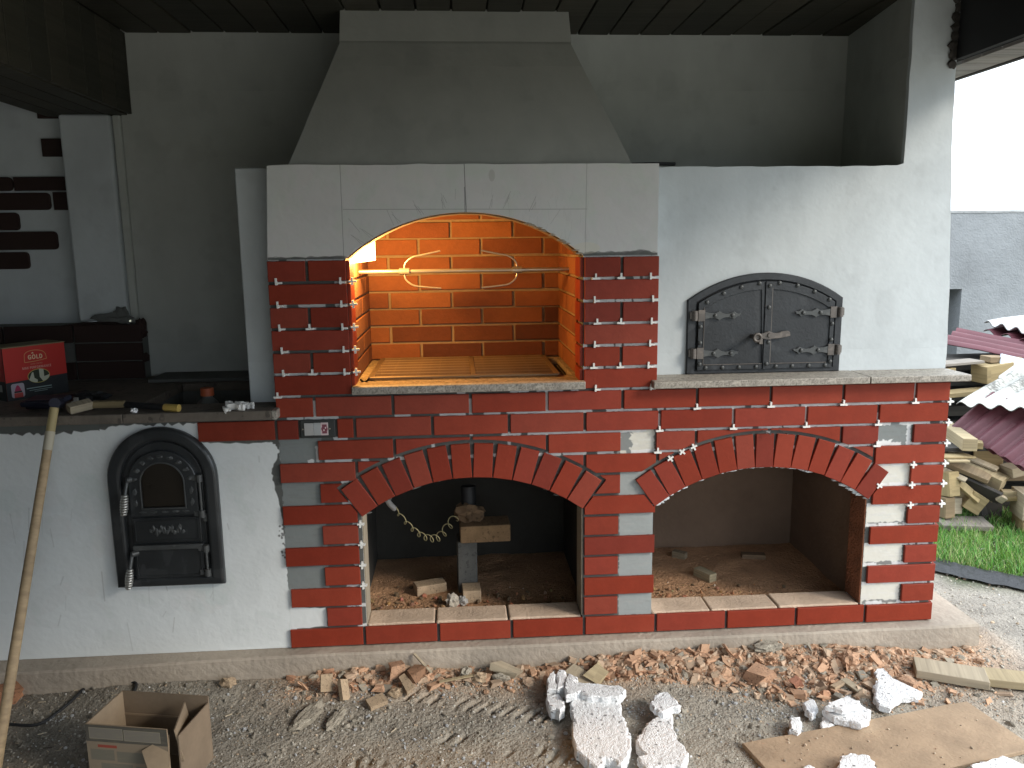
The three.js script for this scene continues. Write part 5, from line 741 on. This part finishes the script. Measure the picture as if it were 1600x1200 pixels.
  scatter('foam_crumbs', 'tiny white foam crumbs sprinkled over the dirt', 'crumbs', strip(peb.clone()), m.foam, 2400, () => { const c = clus[Math.floor(R() * 46)], f = R() < 0.55 ? 0.05 : 0.4; const x = Math.max(-1, c[0] + (R() + R() - 1) * f), z = Math.min(0.8, Math.max(0.07, c[1] + (R() + R() - 1) * f)), s = 0.0013 + 0.0055 * Math.pow(R(), 4); return { x, z, s, dy: s * 0.5, c: lin(1, 1, 1) }; });
  scatter('leaf_litter', 'pale straws, twigs and shavings on the dirt', 'litter', strip(new THREE.BoxGeometry(0.3, 0.25, 2.4)), M([1, 1, 1], { roughness: 0.9 }), 420, () => { const x = rnd(-0.95, 2.4), z = 0.07 + 0.6 * R() * R(), s = 0.003 + 0.009 * R() * R(), t = rnd(0.5, 1.2); return { x, z, s, dy: 0.003, flat: true, c: R() < 0.2 ? lin(0.05, 0.04, 0.035) : lin(0.45 * t, 0.38 * t, 0.28 * t) }; });
}
// ------------------------------------------------------------------ the yard at right
{
  const w = thing('grey_outbuilding', 'rough grey rendered outbuilding wall with a dark doorway beyond the woodpile', 'building');
  const s = poly([[2.0, -0.15], [4.6, -0.15], [4.6, 0.96], [4.957, 0.96], [4.957, -0.15], [14, -0.15], [14, 1.6], [2.0, 1.6]]);
  mesh('wall', extr(s, -4.5, -4), m.grey, w); mesh('doorway', box(4.58, 4.98, -0.15, 0.98, -4.9, -4.6), M([0.16, 0.17, 0.19], { map: T.conc }), w); mesh('coping', box(2.0, 14, 1.601, 1.62, -4.5, -3.995), M([0.4, 0.42, 0.44], { map: T.conc }), w);
  // corrugated sheets: origin at the left end of the eave, e along the eave, u up the slope
  const sheet = (name, label, mat, O, E, U, len, run, pitch, amp, th = 0.006) => {
    const o = new THREE.Vector3(...O), e = new THREE.Vector3(...E).sub(o).normalize(), u0 = new THREE.Vector3(...U).sub(o); u0.addScaledVector(e, -u0.dot(e)).normalize(); const nn = e.clone().cross(u0).normalize(); if (nn.y < 0) nn.negate();
    const P = [], I = [], ne = Math.round(len / pitch * 12), nu = 6; for (const lay of [0, -th]) for (let i = 0; i <= ne; i++) for (let j = 0; j <= nu; j++) { const a = i / ne * len, b = j / nu * run, h = amp * Math.sin(a / pitch * Math.PI * 2) + lay + 0.004 * Math.sin(b * 9 + a * 5); P.push(o.x + e.x * a + u0.x * b + nn.x * h, o.y + e.y * a + u0.y * b + nn.y * h, o.z + e.z * a + u0.z * b + nn.z * h); }
    const N = (ne + 1) * (nu + 1), id = (i, j) => i * (nu + 1) + j; for (let i = 0; i < ne; i++) for (let j = 0; j < nu; j++) { const a = id(i, j), b = id(i + 1, j), c = id(i + 1, j + 1), d = id(i, j + 1); I.push(a, b, c, a, c, d, N + a, N + c, N + b, N + a, N + d, N + c); }
    for (let i = 0; i < ne; i++) for (const j of [0, nu]) { const a = id(i, j), b = id(i + 1, j); I.push(a, N + a, b, b, N + a, N + b); } for (let j = 0; j < nu; j++) for (const i of [0, ne]) { const a = id(i, j), b = id(i, j + 1); I.push(a, b, N + a, b, N + b, N + a); }
    const g = new THREE.BufferGeometry(); g.setAttribute('position', new THREE.Float32BufferAttribute(P, 3)); g.setIndex(I); g.computeVertexNormals(); const uv = []; for (let k = 0; k < 2; k++) for (let i = 0; i <= ne; i++) for (let j = 0; j <= nu; j++) uv.push(i / ne * len, j / nu * run); g.setAttribute('uv', new THREE.Float32BufferAttribute(uv, 2)); mat.side = THREE.DoubleSide; return solo(name, g, mat, label, 'roofing sheet');
  };
  sheet('corrugated_sheet', 'lower burgundy corrugated sheet sloping over the front of the woodpile', m.burgundy, [3.319, 0.355, -1.5], [3.412, 0.249, -1.0], [3.61, 0.6, -1.5], 0.75, 0.3, 0.092, 0.012);
  sheet('corrugated_sheet', 'burgundy corrugated sheet showing its edge just under the front one', m.burgundy, [3.335, 0.335, -1.47], [3.43, 0.225, -0.97], [3.625, 0.58, -1.47], 0.72, 0.2, 0.092, 0.012);
  sheet('fibre_cement_sheet', 'weathered white and grey corrugated sheet lying on the burgundy one', m.eternit, [3.345, 0.49, -1.5], [3.515, 0.517, -1.15], [3.803, 0.618, -1.737], 0.6, 0.55, 0.105, 0.014, 0.006);
  sheet('corrugated_sheet', 'long burgundy corrugated sheet on the higher stack by the doorway', m.burgundy, [3.675, 0.735, -2.2], [3.96, 0.775, -2.5], [4.175, 0.635, -1.73], 0.42, 1.3, 0.13, 0.02);
  sheet('fibre_cement_sheet', 'clean white corrugated sheet farthest back on the stack', m.sheetWhite, [4.153, 0.832, -2.5], [4.261, 0.789, -2.2], [5.053, 0.882, -2.83], 0.6, 0.9, 0.1, 0.016, 0.01);
  sheet('corrugated_sheet', 'dull burgundy sheet right under the clean white one', m.burgundy, [4.14, 0.775, -2.48], [4.248, 0.732, -2.18], [5.04, 0.825, -2.81], 0.6, 0.9, 0.13, 0.016);
  solo('white_panel', (() => { const g = extr(poly([[0, 0], [0.35, -0.07], [0.42, 0.05], [0.04, 0.15]]), -0.006, 0.006, 0.001); return g; })(), m.panel, 'smooth pale blue-white panel leaning behind the weathered sheet', 'panel', null, [3.83, 0.56, -1.86]).rotation.x = -0.35;
  const T_ = m.timber, tb = (label, a, b, w, h, mi, roll = 0, name = 'timber_offcut') => solo(name, bar(a, b, w, h, roll, 0.003), typeof mi === 'number' ? T_[mi] : mi, label, 'timber', 'timber offcuts in the woodpile');
  tb('square sawn timber end under the burgundy sheet, top of the pile', [3.235, 0.335, -1.19], [3.36, 0.33, -1.6], 0.07, 0.066, 1);
  tb('short yellow timber end right of the topmost square one', [3.3, 0.315, -1.25], [3.5, 0.31, -1.6], 0.08, 0.035, 0);
  tb('thin yellow board end in the stack of slats, upper one', [3.08, 0.276, -1.22], [3.27, 0.266, -1.24], 0.1, 0.01, 0);
  tb('thin yellow board end in the stack of slats, lower one', [3.1, 0.262, -1.2], [3.22, 0.256, -1.21], 0.1, 0.011, 1);
  tb('dark board behind the thin yellow slats', [3.05, 0.3, -1.3], [3.4, 0.29, -1.32], 0.12, 0.02, m.timberDark);
  tb('long brown board sloping down across the pile', [3.06, 0.27, -1.45], [3.345, 0.155, -1.17], 0.09, 0.024, 2, 0.15);
  tb('thick light timber sloping down beside the brown board, square end', [3.14, 0.262, -1.55], [3.42, 0.125, -1.17], 0.075, 0.075, 1, 0.2);
  tb('thin board lying above the thick sloping timber', [3.2, 0.275, -1.5], [3.46, 0.15, -1.19], 0.07, 0.014, 0, 0.1);
  tb('second thin board above the thick sloping timber, shorter', [3.22, 0.275, -1.45], [3.42, 0.19, -1.22], 0.06, 0.012, 3, 0.1);
  tb('dark stained plank under the brown sloping board, pale sawn end', [3.06, 0.215, -1.4], [3.375, 0.065, -1.12], 0.022, 0.075, m.timberDark, 0.5);
  tb('pale sawn end strip of the dark stained plank', [3.355, 0.077, -1.11], [3.388, 0.058, -1.105], 0.02, 0.04, 3, 0.5);
  tb('grey thin board sloping at the left side of the pile', [3.07, 0.225, -1.3], [3.21, 0.155, -1.16], 0.04, 0.012, 3, 0.3);
  tb('upright yellowish block at the left side of the pile', [3.145, 0.065, -1.2], [3.14, 0.19, -1.22], 0.07, 0.09, 0);
  tb('brown block under the upright yellowish one', [3.13, -0.05, -1.2], [3.128, 0.06, -1.21], 0.06, 0.09, 2);
  tb('small light block next to the brown one', [3.2, -0.04, -1.22], [3.2, 0.045, -1.23], 0.05, 0.06, 3);
  tb('yellow board tilted on its edge above the square offcut', [3.2, 0.13, -1.2], [3.29, 0.045, -1.16], 0.05, 0.018, 0, 0.7);
  tb('diamond-tilted square timber offcut in the middle of the pile', [3.275, 0.028, -1.16], [3.36, 0.05, -1.5], 0.09, 0.1, 0, 0.55);
  tb('yellow short board end below the sloping timbers', [3.36, 0.05, -1.18], [3.47, 0.075, -1.12], 0.06, 0.022, 0, 0.2);
  tb('small orange-yellow block at the right foot of the sloping timbers', [3.4, 0.082, -1.15], [3.46, 0.085, -1.13], 0.05, 0.036, 1);
  tb('large pale squared timber at the right side of the pile', [3.45, 0.045, -1.1], [3.9, 0.05, -0.98], 0.16, 0.135, 3);
  tb('yellow timber under the large pale one', [3.462, -0.055, -1.1], [3.85, -0.06, -0.98], 0.15, 0.056, 0);
  tb('yellow timber lying on the grass under the other', [3.468, -0.112, -1.09], [3.85, -0.118, -0.97], 0.15, 0.052, 0);
  tb('broad tan plank standing behind the sloping timbers', [3.42, 0.1, -1.3], [3.44, 0.28, -1.34], 0.14, 0.03, 0);
  tb('pale rough timber under the right end of the sheet', [3.45, 0.185, -1.2], [3.75, 0.25, -1.2], 0.1, 0.05, 3);
  tb('dark beam end above the large pale timber', [3.47, 0.14, -1.3], [3.9, 0.15, -1.25], 0.1, 0.05, 2);
  tb('grey weathered board lying on the grass at the foot of the pile', [3.08, -0.07, -1.17], [3.32, -0.068, -1.12], 0.14, 0.028, m.timberGrey, 0.05);
  tb('dark upright board leaning in the lower middle of the pile', [3.4, -0.12, -1.25], [3.36, 0.09, -1.3], 0.1, 0.03, m.timberDark);
  tb('second dark board in the lower middle of the pile', [3.46, -0.12, -1.28], [3.46, 0.06, -1.3], 0.09, 0.03, m.timberDark);
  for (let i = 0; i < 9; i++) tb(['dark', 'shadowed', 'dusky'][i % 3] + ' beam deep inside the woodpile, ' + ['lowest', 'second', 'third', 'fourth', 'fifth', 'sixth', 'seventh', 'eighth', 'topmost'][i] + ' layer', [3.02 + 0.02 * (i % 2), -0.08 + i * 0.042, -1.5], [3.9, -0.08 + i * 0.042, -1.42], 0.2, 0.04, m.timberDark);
  // the higher stack at the back
  tb('thin grey board on top of the back stack, near the ledge corner', [3.2, 0.64, -1.85], [3.75, 0.655, -1.95], 0.12, 0.016, m.timberGrey);
  tb('yellow board end under the thin grey board', [3.35, 0.61, -1.88], [3.56, 0.615, -1.9], 0.08, 0.028, 0);
  tb('thick yellow beam end in the back stack under the burgundy sheet', [3.735, 0.58, -1.9], [3.93, 0.6, -1.94], 0.12, 0.105, 0);
  tb('brown board right above the thick yellow beam end', [3.8, 0.665, -1.95], [4.0, 0.66, -1.95], 0.1, 0.035, 2);
  tb('long yellow board in the back stack beside the weathered sheet', [3.3, 0.47, -1.8], [3.85, 0.485, -1.9], 0.1, 0.028, 0);
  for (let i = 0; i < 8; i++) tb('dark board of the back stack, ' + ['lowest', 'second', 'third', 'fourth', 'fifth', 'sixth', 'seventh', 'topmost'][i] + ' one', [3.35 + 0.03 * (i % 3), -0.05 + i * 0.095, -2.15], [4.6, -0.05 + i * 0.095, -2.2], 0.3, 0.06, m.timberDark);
  // weed-control film along the grass
  const P = [], I = [], path = [[2.55, -0.98], [2.8, -0.68], [2.92, -0.54], [3.06, -0.44], [3.3, -0.3], [3.7, -0.1]], cv = new THREE.CatmullRomCurve3(path.map((p) => new THREE.Vector3(p[0], 0, p[1])));
  for (let i = 0; i <= 60; i++) { const c = cv.getPoint(i / 60), t = cv.getTangent(i / 60), n = [t.z, -t.x]; for (let k = 0; k <= 6; k++) { const o = (k / 6 - 0.5) * 0.16 + 0.015 * (fbm(i * 0.35 + 20, 3, 512, 601, 3) - 0.5), x = c.x + n[0] * o, z = c.z + n[1] * o; P.push(x, groundH(x, z) + 0.012 + 0.035 * Math.sin(Math.PI * k / 6) * fbm(i * 0.3 + 9, k * 0.8 + 9, 512, 602, 3), z); } }
  for (let i = 0; i < 60; i++) for (let k = 0; k < 6; k++) { const a = i * 7 + k; I.push(a, a + 7, a + 1, a + 1, a + 7, a + 8); }
  const g = new THREE.BufferGeometry(); g.setAttribute('position', new THREE.Float32BufferAttribute(P, 3)); g.setIndex(I); g.computeVertexNormals(); const fg = triUV(g); fg.computeVertexNormals(); m.film.side = THREE.DoubleSide; solo('ground_film', fg, m.film, 'crumpled black ground film edging the grass', 'plastic film');
  // grass
  const bl = new THREE.BufferGeometry(); bl.setAttribute('position', new THREE.Float32BufferAttribute([-0.035, 0, 0, 0.035, 0, 0, -0.025, 0.5, 0.08, 0.025, 0.5, 0.08, 0, 1, 0.34], 3)); bl.setIndex([0, 1, 2, 1, 3, 2, 2, 3, 4]); bl.computeVertexNormals(); bl.setAttribute('uv', new THREE.Float32BufferAttribute([0, 0, 1, 0, 0, 0.5, 1, 0.5, 0.5, 1], 2));
  const N = 26000, im = new THREE.InstancedMesh(bl, new THREE.MeshPhysicalMaterial({ color: 0xffffff, roughness: 0.7, side: THREE.DoubleSide, transmission: 0.3, thickness: 0 }), N); im.name = 'grass'; const Q = new THREE.Matrix4(), q = new THREE.Quaternion(), e = new THREE.Euler();
  for (let i = 0; i < N; i++) { let x, z; do { x = rnd(2.6, 4.4); z = rnd(-1.7, 0.2); } while (z > -0.62 + (x - 2.85) * 0.62 - 0.02 + 0.05 * (hash(Math.floor(x * 30), 1, 1) - 0.5)); const h = rnd(0.03, 0.085) * (0.6 + 0.8 * fbm(x * 5, z * 5 + 30, 512, 611, 2)), t = rnd(0.6, 1.3); Q.compose(new THREE.Vector3(x, groundH(x, z) - 0.004, z), q.setFromEuler(e.set(rnd(-0.5, 0.5), R() * 6.3, rnd(-0.5, 0.5))), new THREE.Vector3(0.07, h, 0.07)); im.setMatrixAt(i, Q); im.setColorAt(i, R() < 0.13 ? lin(0.5, 0.52, 0.26) : lin(0.15 * t * rnd(0.7, 1.5), 0.36 * t, 0.06 * t)); }
  im.castShadow = im.receiveShadow = true; im.userData.kind = 'stuff'; tag(im, 'bright green grass at the foot of the woodpile', 'grass'); scene.add(im);
}
renderer.render(scene, camera);
